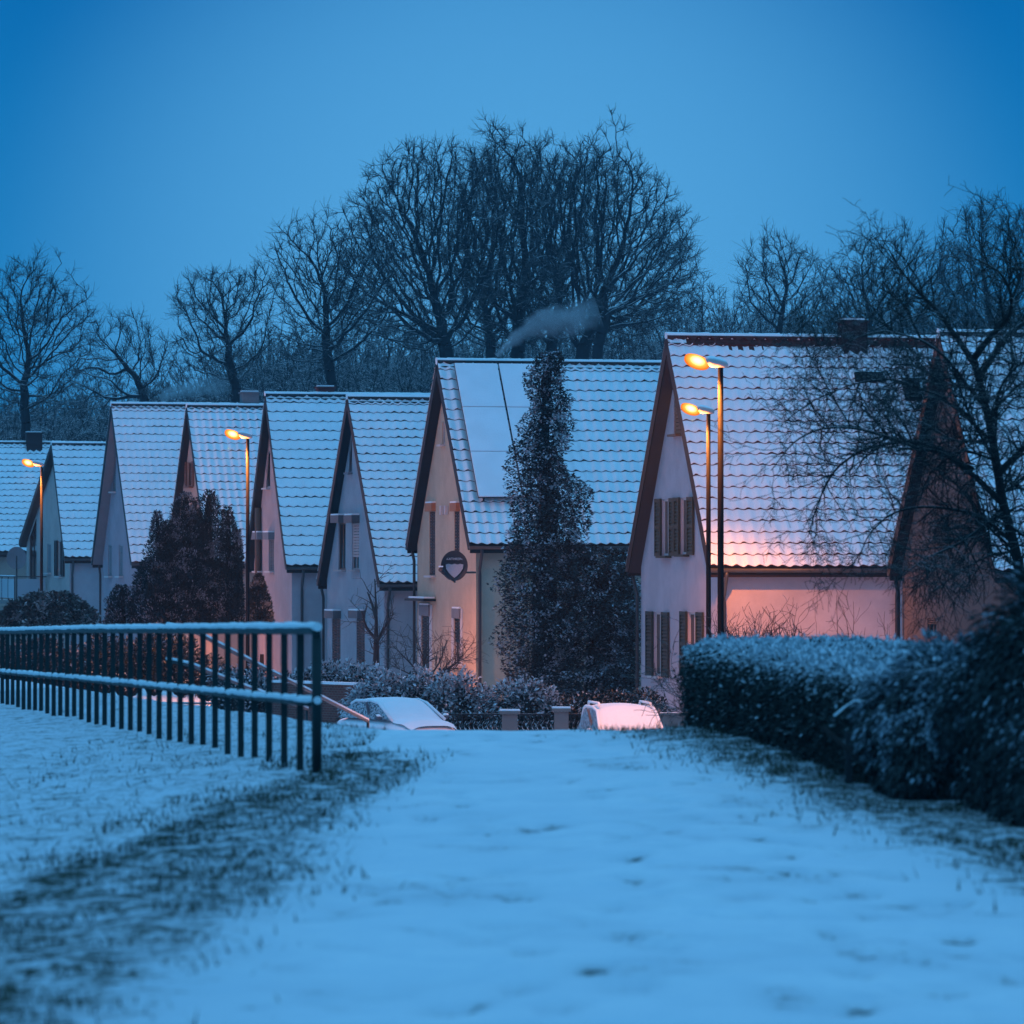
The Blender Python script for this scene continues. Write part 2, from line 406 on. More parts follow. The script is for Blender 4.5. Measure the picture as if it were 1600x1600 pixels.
def opening_window(h, y0, y1, z0, z1, spec):
    """window parts in a gable opening (gable plane is local x=0, outside is -x)"""
    par = h.root; dpt = .060
    yc, w = (y0 + y1) / 2, y1 - y0; zc, hh = (z0 + z1) / 2, z1 - z0
    fm = spec.get('frame', M_frame_white)
    f = MB(); t = .05
    f.box((dpt, y0 + t/2 + .003, zc), (.036, t, hh - .01), fm); f.box((dpt, y1 - t/2 - .003, zc), (.036, t, hh - .01), fm)
    f.box((dpt, yc, z0 + t/2 + .003), (.034, w - 2*t - .008, t), fm); f.box((dpt, yc, z1 - t/2 - .003), (.034, w - 2*t - .008, t), fm)
    if spec.get('mullion', True): f.box((dpt, yc, zc), (.030, .05, hh - 2*t - .012), fm)
    fo = f.build('window', par)
    g = MB(); g.box((dpt + .012, yc, zc), (.012, w - .02, hh - .02), spec.get('glass', M_dark_glass)); g.build('pane', fo)
    if spec.get('roller'):                      # a roller shutter let down by that share
        rh = (hh - .02) * spec['roller']; r_ = MB(); nsl = max(3, int(rh / .09)); m = spec.get('roller_mat', M_roller)
        for k in range(nsl):
            r_.box((dpt - .034, yc, z1 - .01 - (k + .5) * rh / nsl), (.018, w - .03, rh / nsl - .016), m)
        r_.build('roller_shutter', fo)
    sl = MB(); sl.box((-.05, yc, z0 - .035), (.24, w + .16, .06), spec.get('sill', fm)); 
    if spec.get('snow_sill'): sl.box((-.06, yc, z0 + .012), (.2, w + .12, .03), M_snow)
    sl.build('sill', fo)
    if spec.get('box'):                         # roller shutter box sticking out over the opening
        bd = spec.get('box_depth', .26); bm = spec.get('box_mat', M_frame_white); bh = spec.get('box_h', .26)
        b_ = MB(); b_.box((-bd/2 + .02, yc, z1 + bh/2), (bd, w + .14, bh), bm)
        b_.box((-bd/2 + .02, yc, z1 + bh + .025), (bd - .02, w + .1, .05), M_snow); b_.build('shutter_box', fo)
    if spec.get('shutters'):
        sw = spec['shutters']; m = spec.get('shutter_mat', M_shutter_olive)
        for side in (-1, 1):
            if side in spec.get('skip', ()): continue
            k = MB(); c = (y0 - sw/2 - .02) if side < 0 else (y1 + sw/2 + .02)
            for e in (-1, 1): k.box((-.045, c + e * (sw/2 - .035), zc), (.05, .07, hh + .04), m)
            for zz in (z0 + .03, zc, z1 - .03): k.box((-.045, c, zz), (.046, sw - .145, .09), m)
            n = int(hh / .09)
            for q in range(n): k.box((-.04, c, z0 + (q + .5) * hh / n), (.02, sw - .15, .055), m, Matrix.Rotation(R(28), 3, 'Y'))
            k.box((-.028, c, zc), (.008, sw - .15, hh - .1), m)
            k.build('shutter', fo)
    if spec.get('surround'):
        q = spec['surround']; k = MB(); m = spec.get('surround_mat', M_frame_white)
        k.box((-.012, y0 - q/2 - .002, zc + q/2), (.03, q, hh + q), m); k.box((-.012, y1 + q/2 + .002, zc + q/2), (.03, q, hh + q), m)
        k.box((-.012, yc, z1 + q/2 + .002), (.028, w, q - .004), m); k.build('window_surround', fo)
    return fo

def make_house(label, apex, Z, phi, wf, ye, Lh, rows, wall, side_wall=None, tile=M_tile, tile_w=.30, og=.32, ov=.40, slab=.24,
               trim=M_trim_dark, soffit=M_soffit_dark, wins=(), bare_top=0, wb=None, ze_back=None, seed=1, gutter=True, fine=True, cap_r=.12):
    h = House(); phi = R(phi); h.phi = phi
    u = Vector((math.cos(phi), math.sin(phi), 0)); v = Vector((-math.sin(phi), math.cos(phi), 0))
    A = P(apex[0], apex[1], Z)
    O = A + u * og; O.z = GROUND
    h.root = thing('house', label, 'house', O, phi, 'steep gabled houses in a row'); h.O = O; h.u = u; h.v = v; h.L = Lh; h.wf = wf
    zr = A.z - GROUND - cap_r                                    # top of roof plane at the ridge
    yf = wf + ov; ze = EYE + (HOR - ye) * (Z - yf * math.cos(phi)) / F - GROUND
    wb = wb or wf; yb = wb + ov; zb = ze if ze_back is None else ze_back
    h.zr, h.ze, h.yf = zr, ze, yf
    x0, x1 = -og, Lh + og
    def frame(y_e, z_e, sgn):
        d = Vector((0, sgn * y_e, z_e - zr)); Ls = d.length; d.normalize()
        n = Vector((0, -sgn * d.z * -1, 0)); n = Vector((0, -d.z * sgn, abs(d.y))); n.normalize()
        return d, n, Ls
    df, nf, Lf = frame(yf, ze, -1); db, nb, Lb = frame(yb, zb, 1)
    h.df, h.nf, h.Lf = df, nf, Lf
    RG = Vector((0, 0, zr))
    def sp_f(s, d, hh): return tuple(RG + Vector((s, 0, 0)) + df * d + nf * hh)
    def sp_b(s, d, hh): return tuple(RG + Vector((s, 0, 0)) + db * d + nb * hh)
    h.sp = lambda s, d, hh: Vector(sp_f(s, d, hh))
    # roof boards (underside seen as soffit)
    mb = MB()
    for sp, Ls in ((sp_f, Lf), (sp_b, Lb)):
        xa, xb = x0 + .03, x1 - .03; t0, t1 = -.004, -slab
        q = [sp(xa, .0, t0), sp(xb, .0, t0), sp(xb, Ls - .02, t0), sp(xa, Ls - .02, t0), sp(xa, .0, t1), sp(xb, .0, t1), sp(xb, Ls - .02, t1), sp(xa, Ls - .02, t1)]
        for fc in ((0,1,2,3),(7,6,5,4),(2,6,7,3),(3,7,4,0),(1,5,6,2)):
            mb.face([q[k] for k in fc], soffit)
    roof = mb.build('roof', h.root); h.roof = roof
    tile_slope(roof, x0, x1, sp_f, rows, Lf, tile_w, tile, seed, fine, bare_top)
    tile_slope(roof, x0, x1, sp_b, rows if wb == wf else int(Lb / .36), Lb, tile_w, tile, seed + 50, False)
    for sp, Ls in ((sp_f, Lf), (sp_b, Lb)):
        for xx in (x0, x1 - .03):                                # one bargeboard on each sloping edge
            bb = MB()
            q = [sp(xx, -.0, .012), sp(xx, Ls, .012), sp(xx, Ls, -slab + .03), sp(xx, .0, -slab + .03)]
            q2 = [sp(xx + .027, -.0, .012), sp(xx + .027, Ls, .012), sp(xx + .027, Ls, -slab + .03), sp(xx + .027, .0, -slab + .03)]
            a = q + q2
            for fc in ((3,2,1,0),(4,5,6,7),(0,1,5,4),(1,2,6,5),(2,3,7,6)):
                bb.face([a[k] for k in fc], trim)
            bb.build('bargeboard', roof)
    rc = MB(); pts = []; rad = []; rng = random.Random(seed); xx = x0 - .01
    while xx < x1:
        for e, r_ in ((0, cap_r), (.05, cap_r * .93), (.33, cap_r * .93)):
            pts.append((min(xx + e, x1 + .02), 0, zr - .02 + rng.uniform(-.008, .008))); rad.append(r_ * rng.uniform(.95, 1.05))
        xx += .38
    rc.tube(pts, rad, M_roofsnow, 10)
    for sp in (sp_f, sp_b):                                      # scalloped dark tile edge under the ridge
        n = int((x1 - x0) / tile_w * 6)
        for k in range(n):
            a, b_ = x0 + (x1 - x0) * k / n, x0 + (x1 - x0) * (k + 1) / n
            wv = lambda q: .155 + .05 * math.sin(q / tile_w * 2 * math.pi) + .03 * noise.noise(Vector((q * 2, seed, 0)))
            rc.face([sp(a, .07, .10), sp(b_, .07, .10), sp(b_, wv(b_), .086), sp(a, wv(a), .086)], tile)
            rc.face([sp(a, wv(a), .086), sp(b_, wv(b_), .086), sp(b_, wv(b_), .01), sp(a, wv(a), .01)], tile)
    rc.build('ridge_cap', roof)
    if gutter:
        for sp, Ls, sg in ((sp_f, Lf, 1), (sp_b, Lb, -1)):
            g = MB(); e = Vector(sp(0, Ls + .04, -.09)); g.tube([(x0, e.y, e.z), (x1, e.y, e.z)], .065, M_zinc, 10)
            g.box(((x0 + x1) / 2, e.y + sg * .055, e.z - .09), (x1 - x0 - .08, .06, .16), trim); g.build('gutter', roof)
    # walls
    dz = slab / max(.2, nf.z) + .01
    slf = (zr - ze) / yf; slb = (zr - zb) / yb
    zt = zr - dz; zwf = zt - slf * wf; zwb = zt - slb * wb; h.zwf = zwf
    holes = []; h.todo = []
    for wspec in wins:
        px0, px1, py0, py1 = wspec['px']
        ya, yb_ = h_y(h, px0), h_y(h, px1); ymin, ymax = min(ya, yb_), max(ya, yb_)
        yc = (ymin + ymax) / 2
        Zc = (O + v * yc).y
        z1 = EYE + (HOR - py0) * Zc / F - GROUND; z0 = EYE + (HOR - py1) * Zc / F - GROUND
        holes.append((ymin, ymax, z0, z1)); h.todo.append((ymin, ymax, z0, z1, wspec))
    outer = [(-wf, 0), (wb, 0), (wb, zwb), (0, zt), (-wf, zwf)]
    polys = [[Vector((0, y, z)) for y, z in outer]] + [[Vector((0, a, c)), Vector((0, a, d)), Vector((0, b_, d)), Vector((0, b_, c))] for a, b_, c, d in holes]
    allv = [p for pl in polys for p in pl]
    wl = MB()
    for tri in tessellate_polygon(polys):
        p = [allv[k] for k in tri]
        nrm = (p[1] - p[0]).cross(p[2] - p[0])
        if nrm.x > 0: p.reverse()
        wl.face(p, wall)
    for a, b_, c, d in holes:
        D = .3
        for q in (((0,a,c),(0,a,d),(D,a,d),(D,a,c)), ((0,b_,c),(D,b_,c),(D,b_,d),(0,b_,d)), ((0,a,c),(D,a,c),(D,b_,c),(0,b_,c)), ((0,a,d),(0,b_,d),(D,b_,d),(D,a,d))):
            wl.face(q, wall)
    sw = side_wall or wall
    wl.face([(0, -wf, 0), (0, -wf, zwf), (Lh, -wf, zwf), (Lh, -wf, 0)], sw)
    wl.face([(0, wb, 0), (Lh, wb, 0), (Lh, wb, zwb), (0, wb, zwb)], sw)
    wl.face([(Lh, -wf, 0), (Lh, -wf, zwf), (Lh, 0, zt), (Lh, wb, zwb), (Lh, wb, 0)], sw)
    wl.build('wall', h.root)
    for a, b_, c, d, spec in h.todo: opening_window(h, a, b_, c, d, spec)
    return h
def h_y(h, px):
    """local y on the gable plane that is seen in column px"""
    k = (px - 800) / F     # (O.x + v.x y) = k (O.y + v.y y)
    return (k * h.O.y - h.O.x) / (h.v.x - k * h.v.y)
def h_x(h, px, y=None):
    y = -h.wf if y is None else y; k = (px - 800) / F; B = h.O + h.v * y
    return (k * B.y - B.x) / (h.u.x - k * h.u.y)
def downpipe(h, pts, r=.05, m=M_zinc):
    MB().tube(pts, r, m, 8).build('downpipe', h.root)
def front_pipe(h, x, m=M_zinc):       # from the front gutter back to the side wall corner and down
    e = h.sp(0, h.Lf + .04, -.09)
    downpipe(h, [(x, e.y, e.z - .03), (x, e.y + .02, e.z - .18), (x, -h.wf - .08, e.z - .62), (x, -h.wf - .08, e.z - .8), (x, -h.wf - .08, .05)], .05, m)
def gable_pipe(h, y, ztop, x=-.09, m=M_zinc, sway=.35):
    downpipe(h, [(x, y + sway, ztop + .45), (x, y + sway, ztop + .3), (x, y, ztop - .15), (x, y, .05)], .05, m)
def chimney(h, x, y, w, d, zbot, ztop, m=M_brick, cap=True):
    c = MB(); c.box((x, y, (zbot + ztop) / 2), (w, d, ztop - zbot), m)
    if cap: c.box((x, y, ztop + .03), (w + .1, d + .1, .06), m)
    c.box((x, y, ztop + .085), (w * .95, d * .95, .05), M_snow)
    return c.build('chimney', h.root)
def w(px, py, **kw): kw['px'] = (px[0], px[1], py[0], py[1]); return kw

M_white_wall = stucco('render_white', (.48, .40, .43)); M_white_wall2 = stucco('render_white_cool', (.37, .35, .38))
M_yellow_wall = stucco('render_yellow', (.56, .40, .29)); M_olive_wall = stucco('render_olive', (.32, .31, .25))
M_pink_wall = stucco('render_pink', (.42, .32, .32)); M_brown_wall = stucco('render_brown', (.13, .09, .08)); M_tan_wall = stucco('render_tan', (.38, .29, .25))
M_lav_wall = stucco('render_lavender', (.34, .285, .32)); M_cream_wall = stucco('render_cream', (.44, .35, .33))

H1 = make_house('white house with olive shutters and red ridge tiles behind the two lamps', (1041, 517), 117, 12, 4.15, 886, 8.6, 21, M_white_wall, M_white_wall, tile=M_tile_red,
    trim=M_trim_red, soffit=M_soffit_brown, og=.33, slab=.33, bare_top=2, seed=11, wins=[
    w((1035, 1048), (780, 868), shutters=.62, shutter_mat=M_shutter_olive, sill=M_shutter_olive, glass=M_curtain),
    w((1076, 1064), (778, 866), shutters=.62, shutter_mat=M_shutter_olive, sill=M_shutter_olive, glass=M_curtain, skip=()),
    w((1022, 1036), (957, 1056), shutters=.72, shutter_mat=M_shutter_green, glass=M_curtain),
    w((1075, 1090), (957, 1056), shutters=.66, shutter_mat=M_shutter_green, glass=M_curtain),
    w((1053, 1064), (618, 678), roller=1.0, roller_mat=M_frame_brown, frame=M_frame_brown)])
front_pipe(H1, .12); front_pipe(H1, h_x(H1, 1400), M_pipe_dark)
gable_pipe(H1, 4.15 + .02, H1.ze - .6, x=-.10, sway=.45)
chimney(H1, h_x(H1, 1331, 0), -.08, .65, .6, H1.zr - .8, H1.zr + .38)
def roof_box(h, x, d, wx, ld, hh, m, name='skylight', top=None, tilt=0.):
    c = h.sp(x, d, hh / 2); rot = Matrix((Vector((1, 0, 0)), -h.df, h.nf)).transposed()
    if tilt: rot = rot @ Matrix.Rotation(R(tilt), 3, 'X')
    k = MB(); k.box(c, (wx, ld, hh), m, rot)
    k.box(c + h.nf * (hh / 2 + .02), (wx * .96, ld * .96, .035), top or M_dark_glass, rot)
    return k.build(name, h.roof)
roof_box(H1, h_x(H1, 1360, -1.0), 1.42, .80, .30, .10, M_trim_red, 'skylight', M_dark_glass)
roof_box(H1, h_x(H1, 1425, -1.2), 1.85, .45, .62, .16, M_trim_dark, 'skylight', M_dark_glass, 8)

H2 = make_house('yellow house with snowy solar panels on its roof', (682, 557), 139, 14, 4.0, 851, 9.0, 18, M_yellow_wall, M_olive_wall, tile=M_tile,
    trim=M_trim_dark, soffit=M_soffit_dark, og=.30, slab=.30, seed=12, tile_w=.31, wins=[
    w((671, 680), (799, 899), roller=1.0, roller_mat=M_trim_dark, box=True, box_mat=M_frame_orange, box_depth=.16, frame=M_frame_white),
    w((710, 718), (799, 872), roller=1.0, roller_mat=M_trim_dark, box=True, box_mat=M_frame_orange, box_depth=.16, frame=M_frame_white),
    w((691, 695), (660, 694), frame=M_frame_white, glass=M_curtain, mullion=False),
    w((659, 672), (962, 1044), roller=1.0, roller_mat=M_trim_dark, surround=.35, box=True, box_h=.34, box_mat=M_soffit_grey, box_depth=.1),
    w((710, 720), (966, 1040), roller=.5, roller_mat=M_trim_dark, surround=.30, box=True, box_h=.30, box_mat=M_soffit_grey, box_depth=.1)])
front_pipe(H2, .10, M_pipe_dark); gable_pipe(H2, 4.02, H2.ze - .35, x=-.10, sway=.4)
ya, yb_ = h_y(H2, 652), h_y(H2, 682)
MB().box((-.22, (ya + yb_) / 2, EYE + (HOR - 938) * 140 / F - GROUND), (.4, abs(ya - yb_), .07), M_trim_dark).box((-.22, (ya + yb_) / 2 - .2, EYE + (HOR - 934) * 140 / F - GROUND), (.34, abs(ya - yb_) - .5, .05), M_snow).build('door_canopy', H2.root)
for px in (693, 700):
    MB().box((-.06, h_y(H2, px), EYE + (HOR - 797) * 139 / F - GROUND), (.1, .16, .28), M_frame_white).build('wall_light', H2.root)
rotf = Matrix((Vector((1, 0, 0)), -H2.df, H2.nf)).transposed()
for ci in range(2):
    for ri in range(3):
        pw, pl = 1.36, 1.74
        c = H2.sp(.16 + pw / 2 + ci * (pw + .05), .36 + pl / 2 + ri * (pl + .018), .25)
        k = MB(); k.box(c, (pw, pl, .05), M_panel_edge, rotf); k.box(c + H2.nf * .05, (pw - .015, pl - .012, .046), M_roofsnow, rotf)
        for e in (-1, 1): k.box(c - H2.nf * .125 + Vector((e * (pw / 2 - .2), 0, 0)), (.05, pl * .98, .18), M_panel_edge, rotf)
        k.build('solar_panel', H2.roof)

H3 = make_house('white house with roller shutter boxes next to the yellow house', (542, 614), 151, 16, 4.0, 911, 8.4, 22, M_white_wall2, M_white_wall2, tile=M_tile,
    og=.28, slab=.28, seed=13, wins=[
    w((529, 540), (817, 890), box=True, box_depth=.30, box_mat=M_roller, frame=M_frame_brown, sill=M_roller_pink),
    w((550, 561), (817, 890), box=True, box_depth=.30, box_mat=M_roller, frame=M_roller_pink, roller=.74, roller_mat=M_roller_pink, sill=M_roller_pink),
    w((545, 550), (684, 738), frame=M_soffit_grey, glass=M_roller, mullion=False),
    w((519, 532), (966, 1038), roller=1., roller_mat=M_trim_dark, box=True, box_depth=.30, box_mat=M_roller),
    w((557, 570), (966, 1038), roller=1., roller_mat=M_trim_dark, box=True, box_depth=.30, box_mat=M_roller)])
front_pipe(H3, .1, M_pipe_dark); gable_pipe(H3, 4.02, H3.ze - .4, x=-.12, m=M_pipe_dark, sway=.4)
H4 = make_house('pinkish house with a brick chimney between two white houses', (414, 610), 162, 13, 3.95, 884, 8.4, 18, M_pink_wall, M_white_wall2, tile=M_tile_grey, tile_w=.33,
    og=.28, slab=.27, seed=14, wins=[
    w((401, 410), (843, 892), box=True, box_depth=.24, box_mat=M_soffit_grey, roller=1., roller_mat=M_roller),
    w((420, 428), (843, 892), box=True, box_depth=.24, box_mat=M_soffit_grey, roller=1., roller_mat=M_roller),
    w((416, 422), (706, 762), frame=M_frame_white, mullion=False)])
front_pipe(H4, .35, M_zinc); MB().tube([(-.12, 2.4, 2.2), (-.12, 2.4, 6.2)], .12, M_frame_brown, 10).build('flue_pipe', H4.root)
chimney(H4, h_x(H4, 510, 0), .25, .6, .5, H4.zr - .8, H4.zr + .22, plain('chimney_red', (.12, .04, .04), .9, .4, 10))
H5 = make_house('brown gabled house behind the tall dark yews', (291, 628), 173, 15, 3.9, 878, 8.4, 20, M_tan_wall, M_tan_wall, tile=M_tile, og=.26, slab=.22, seed=15, wins=[
    w((293, 301), (722, 760), shutters=.3, shutter_mat=M_frame_brown, frame=M_frame_brown)])
chimney(H5, h_x(H5, 392, 0), .3, .65, .55, H5.zr - .8, H5.zr + .48, M_grey_render)
H6 = make_house('lavender white house with two slit windows and grey soffit', (173, 626), 184, 16, 3.95, 878, 8.4, 20, M_lav_wall, M_lav_wall, tile=M_tile, og=.42, slab=.26, soffit=M_soffit_grey, seed=16, wins=[
    w((169, 175), (852, 900), roller=1., roller_mat=M_soffit_grey, frame=M_frame_white),
    w((186, 192), (852, 900), roller=1., roller_mat=M_soffit_grey, frame=M_frame_white),
    w((176, 181), (708, 768), frame=M_frame_white, roller=1., roller_mat=M_soffit_grey, mullion=False)])
front_pipe(H6, .1, M_pipe_dark); gable_pipe(H6, 3.97, H6.ze - .4, x=-.1, m=M_pipe_dark, sway=.3)
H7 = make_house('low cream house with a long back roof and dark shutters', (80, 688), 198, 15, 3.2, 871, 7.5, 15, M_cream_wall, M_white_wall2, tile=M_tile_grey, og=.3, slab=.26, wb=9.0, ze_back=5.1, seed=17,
    trim=M_trim_red, soffit=M_trim_dark, wins=[
    w((91, 97), (845, 900), shutters=.7, shutter_mat=M_trim_dark, frame=M_frame_white),
    w((74, 80), (850, 895), roller=1., roller_mat=M_soffit_grey, frame=M_frame_white),
    w((46, 57), (800, 905), frame=M_trim_dark)])
front_pipe(H7, .1)
roof_box(H7, 2.2, 1.9, .28, .22, .12, M_trim_dark, 'roof_vent', M_trim_dark)
bl = MB()                                                       # balcony with frosted panes on the street side
by0, by1 = 2.9, 8.6; bz = EYE + (HOR - 938) * 200 / F - GROUND
bl.box((-.75, (by0 + by1) / 2, bz - .1), (1.5, by1 - by0, .18), M_concrete)
bal = bl.build('balcony', H7.root)
bp = MB()
for k in range(3):
    a, b_ = by0 + (by1 - by0) * k / 3, by0 + (by1 - by0) * (k + 1) / 3
    bp.box((-1.48, (a + b_) / 2, bz + .52), (.02, b_ - a - .1, .86), M_frost_glass)
bp.box((-.75, by0 + .02, bz + .52), (1.3, .02, .86), M_frost_glass); bp.build('glass_panel', bal)
br = MB()
for k in range(4): br.box((-1.48, by0 + (by1 - by0) * k / 3, bz + .5), (.05, .05, 1.05), M_zinc)
br.box((-1.48, (by0 + by1) / 2, bz + 1.05), (.06, by1 - by0, .05), M_zinc); br.box((-.75, by0, bz + 1.05), (1.4, .06, .05), M_zinc)
br.box((-1.48, (by0 + by1) / 2, bz + 1.095), (.07, by1 - by0, .035), M_snow); br.build('balcony_rail', bal)
H8 = make_house('farthest house, its snowy roof and chimney at the left edge', (-150, 686), 216, 15, 3.9, 862, 7.2, 18, M_tan_wall, M_tan_wall, tile=M_tile, og=.3, seed=18)
chimney(H8, h_x(H8, 52, 0), -.1, .75, .6, H8.zr - .8, H8.zr + .42, M_brick)
H0 = make_house('brown house partly hidden by the bare tree at right', (1466, 511), 101, 10, 4.1, 892, 8.6, 21, M_brown_wall, M_brown_wall, tile=M_tile, og=.26, slab=.26, seed=19, wins=[
    w((1449, 1463), (966, 998), roller=.3, roller_mat=M_frame_brown, frame=M_frame_brown),
    w((1460, 1474), (780, 850), frame=M_frame_brown, roller=1., roller_mat=M_trim_dark)])
gable_pipe(H0, 4.1, H0.ze - .4, x=-.1, m=M_pipe_dark, sway=.3)

# ------------------------------------------------------------------ street lamps (lit)
M_bowl, nt, b = mat_base('lamp_bowl'); nt.nodes.remove(b)
em = nt.nodes.new('ShaderNodeEmission'); tcn = nt.nodes.new('ShaderNodeTexCoord'); vm = nt.nodes.new('ShaderNodeVectorMath'); vm.operation = 'LENGTH'
mp = nt.nodes.new('ShaderNodeMapping'); mp.inputs['Scale'].default_value = (1 / .25, 0, 1 / .15)   # distance from the burner, along the bowl and up/down
nt.links.new(tcn.outputs['Object'], mp.inputs['Vector']); nt.links.new(mp.outputs[0], vm.inputs[0])
rmp = nt.nodes.new('ShaderNodeValToRGB'); nt.links.new(vm.outputs['Value'], rmp.inputs[0])
e0, e1 = rmp.color_ramp.elements; e0.position = .22; e0.color = (4.2, 2.3, 1.0, 1); e1.position = 1.0; e1.color = (1.05, .17, .004, 1)
e2 = rmp.color_ramp.elements.new(.62); e2.color = (2.2, .66, .08, 1)
nt.links.new(rmp.outputs[0], em.inputs[0]); em.inputs[1].default_value = 1.0
nt.links.new(em.outputs[0], nt.nodes['Material Output'].inputs['Surface'])
def street_lamp(head_px, pole_px, Z, label, r=.058, power=1.0, base=None, blend=.55):
    hp = P(*head_px, Z); pp = P(pole_px[0], pole_px[1], Z)
    gz = float(ground_z(pp.x, Z)) if base is None else base
    t = thing('street_lamp', label, 'street lamp', (pp.x, Z, gz), 0, 'lit sodium street lamps')
    top = pp.z - gz; dx = hp.x - pp.x; hz = hp.z - gz
    MB().tube([(0, 0, -.1), (0, 0, 1.1), (0, 0, 1.12), (0, 0, top * .6), (0, 0, top)], [r * 1.35, r * 1.35, r * 1.08, r, r * .85], M_pole, 12).build('pole', t)
    MB().tube([(0, 0, top - .05), (-.02, 0, top + .03), (dx * .35, 0, top + .055), (dx * .6, 0, hz + .04)], r * .62, M_pole, 8).build('arm', t)
    # housing: flattened tapering shell, its open underside filled by the bowl; tipped up a little
    tilt = Matrix.Rotation(R(12), 3, 'Y')
    hd = MB(); rings = []
    for q, ww, hh, dn_ in ((.10, .09, .07, .05), (.16, .125, .115, .09), (.26, .12, .12, .09), (.38, .10, .11, .07), (.48, .075, .085, .06), (.54, .03, .03, .03)):
        ring = []
        for j in range(16):
            th = 2 * math.pi * j / 16; c_, s_ = math.cos(th), math.sin(th)
            ring.append(Vector((dx, 0, hz)) + tilt @ Vector((q, ww * c_, hh * s_ if s_ > 0 else dn_ * s_)))
        rings.append(ring)
    hd.loft(rings, M_head); hd.build('lamp_housing', t)
    bw = MB(); rings = []
    for k in range(15):
        a = -math.pi / 2 + math.pi * k / 14; q = .25 * math.sin(a); rr = max(.02, math.cos(a) ** .8)
        rings.append([Vector((q, .145 * rr * math.cos(2*math.pi*j/20), rr * (.11 if math.sin(2*math.pi*j/20) > 0 else .155) * math.sin(2*math.pi*j/20))) for j in range(20)])
    bw.loft(rings, M_bowl); bo = bw.build('glass_bowl', t); bo.location = (dx - .04, 0, hz - .022); bo.rotation_euler = (0, R(20), 0)
    ld = bpy.data.lights.new('lamp_light', 'SPOT'); lo = bpy.data.objects.new('lamp_light', ld); COL.objects.link(lo); lo.parent = t
    lo.location = (dx - .04, 0, hz - .29); ld.energy = LAMP_W * power; ld.color = LAMP_C; ld.spot_size = R(136); ld.spot_blend = blend; ld.shadow_soft_size = .1
    l2 = bpy.data.lights.new('lamp_glow', 'POINT'); g2 = bpy.data.objects.new('lamp_glow', l2); COL.objects.link(g2); g2.parent = t
    g2.location = (dx - .06, 0, hz - .32); l2.energy = LAMP_W * power * GLOW; l2.color = LAMP_C; l2.shadow_soft_size = .12
    return t
street_lamp((1093, 562), (1126, 572), 83, 'tallest lit street lamp, right one of the pair before the white house', power=1.8, blend=.15)
street_lamp((1082, 637), (1107, 647), 108.5, 'lit street lamp, lower left one of the pair before the white house', power=1.55)
street_lamp((366, 677), (387, 686), 131, 'lit street lamp beside the dark yews', r=.055, power=2.2)
street_lamp((46, 722), (65, 730), 166, 'lit street lamp beside the low cream house', r=.055, power=2.4)

# ------------------------------------------------------------------ railing on the crest
def rail_pt(Z):
    X = -1.46 - .197 * (Z - 33.5); return X
rl = thing('railing', 'dark steel railing with snowy rails beside the path', 'railing', (rail_pt(33.5), 33.5, 0))
bx, by = rail_pt(33.5), 33.5
def rz_top(Z): return float(np.interp(Z, [33.5, 50, 62, 80], [1.05, .78, .56, .24]))
def rz_mid(Z): return float(np.interp(Z, [33.5, 50, 62, 80], [.50, .22, .0, -.3]))
Zs = np.arange(33.5, 80, .83)
po = MB(); zt0 = rz_top(33.5)
po.tube([(0, 0, float(ground_z(bx, by)) - .15), (0, 0, zt0 - .06)], .038, M_rail, 12).build('post', rl)
tp = MB(); mdl = MB(); s1 = MB(); s2 = MB(); wob = random.Random(4)
line = [(rail_pt(z) - bx, z - by, rz_top(z)) for z in np.arange(33.5, 80.5, 1.0)]
tp.tube([(0, 0, zt0 - .07), (-.004, .02, zt0 - .02), (-.03, .12, zt0)] + line[1:], .034, M_rail, 10).build('top_rail', rl)
line2 = [(rail_pt(z) - bx, z - by, rz_mid(z)) for z in np.arange(33.6, 80.5, 1.0)]
mdl.tube(line2, .026, M_rail, 10).build('mid_rail', rl)
fine = np.arange(33.45, 80.5, .2)
s1.tube([(rail_pt(z) - bx, z - by, rz_top(z) + .030 + wob.uniform(-.004, .004)) for z in fine], [.034 * wob.uniform(.9, 1.1) for _ in fine], M_snow, 8).build('snow_cap', rl)
s2.tube([(rail_pt(z) - bx, z - by, rz_mid(z) + .026 + wob.uniform(-.005, .005)) for z in fine], [.030 * wob.uniform(.85, 1.15) for _ in fine], M_snow, 8).build('snow_cap', rl)
for z in Zs[1:]:
    x = rail_pt(z); g = float(ground_z(x, z))
    MB().box((x - bx, z - by, (g - .1 + rz_top(z)) / 2), (.052, .012, rz_top(z) - g + .1 - .03), M_rail, Matrix.Rotation(R(8), 3, 'Z')).build('baluster', rl)
# hand rails of the stair that leads down to the street
sr = thing('stair_handrail', 'snow dusted hand rails of a stair going down behind the railing', 'handrail', (-4.3, 60, -.7))
o = Vector((-4.3, 60, -.7))
for (pts, nm) in (([(262, 978, 58), (298, 984, 60), (420, 1048, 66), (575, 1127, 75)], 0), ([(262, 1032, 57), (300, 1040, 59), (380, 1072, 64), (480, 1108, 70)], 1)):
    pp = [P(*q) - o for q in pts]
    MB().tube(pp, .026, M_pipe_dark, 8).build('rail', sr)
    MB().tube([p + Vector((0, 0, .026)) for p in pp], .026, M_snow, 8).build('snow_cap', sr)
    for q in pp[1:]:
        g = float(ground_z(q.x + o.x, q.y + o.y)) - o.z
        if q.z - g > .2: MB().tube([(q.x, q.y, g - .1), (q.x, q.y, q.z)], .024, M_pipe_dark, 8).build('post', sr)

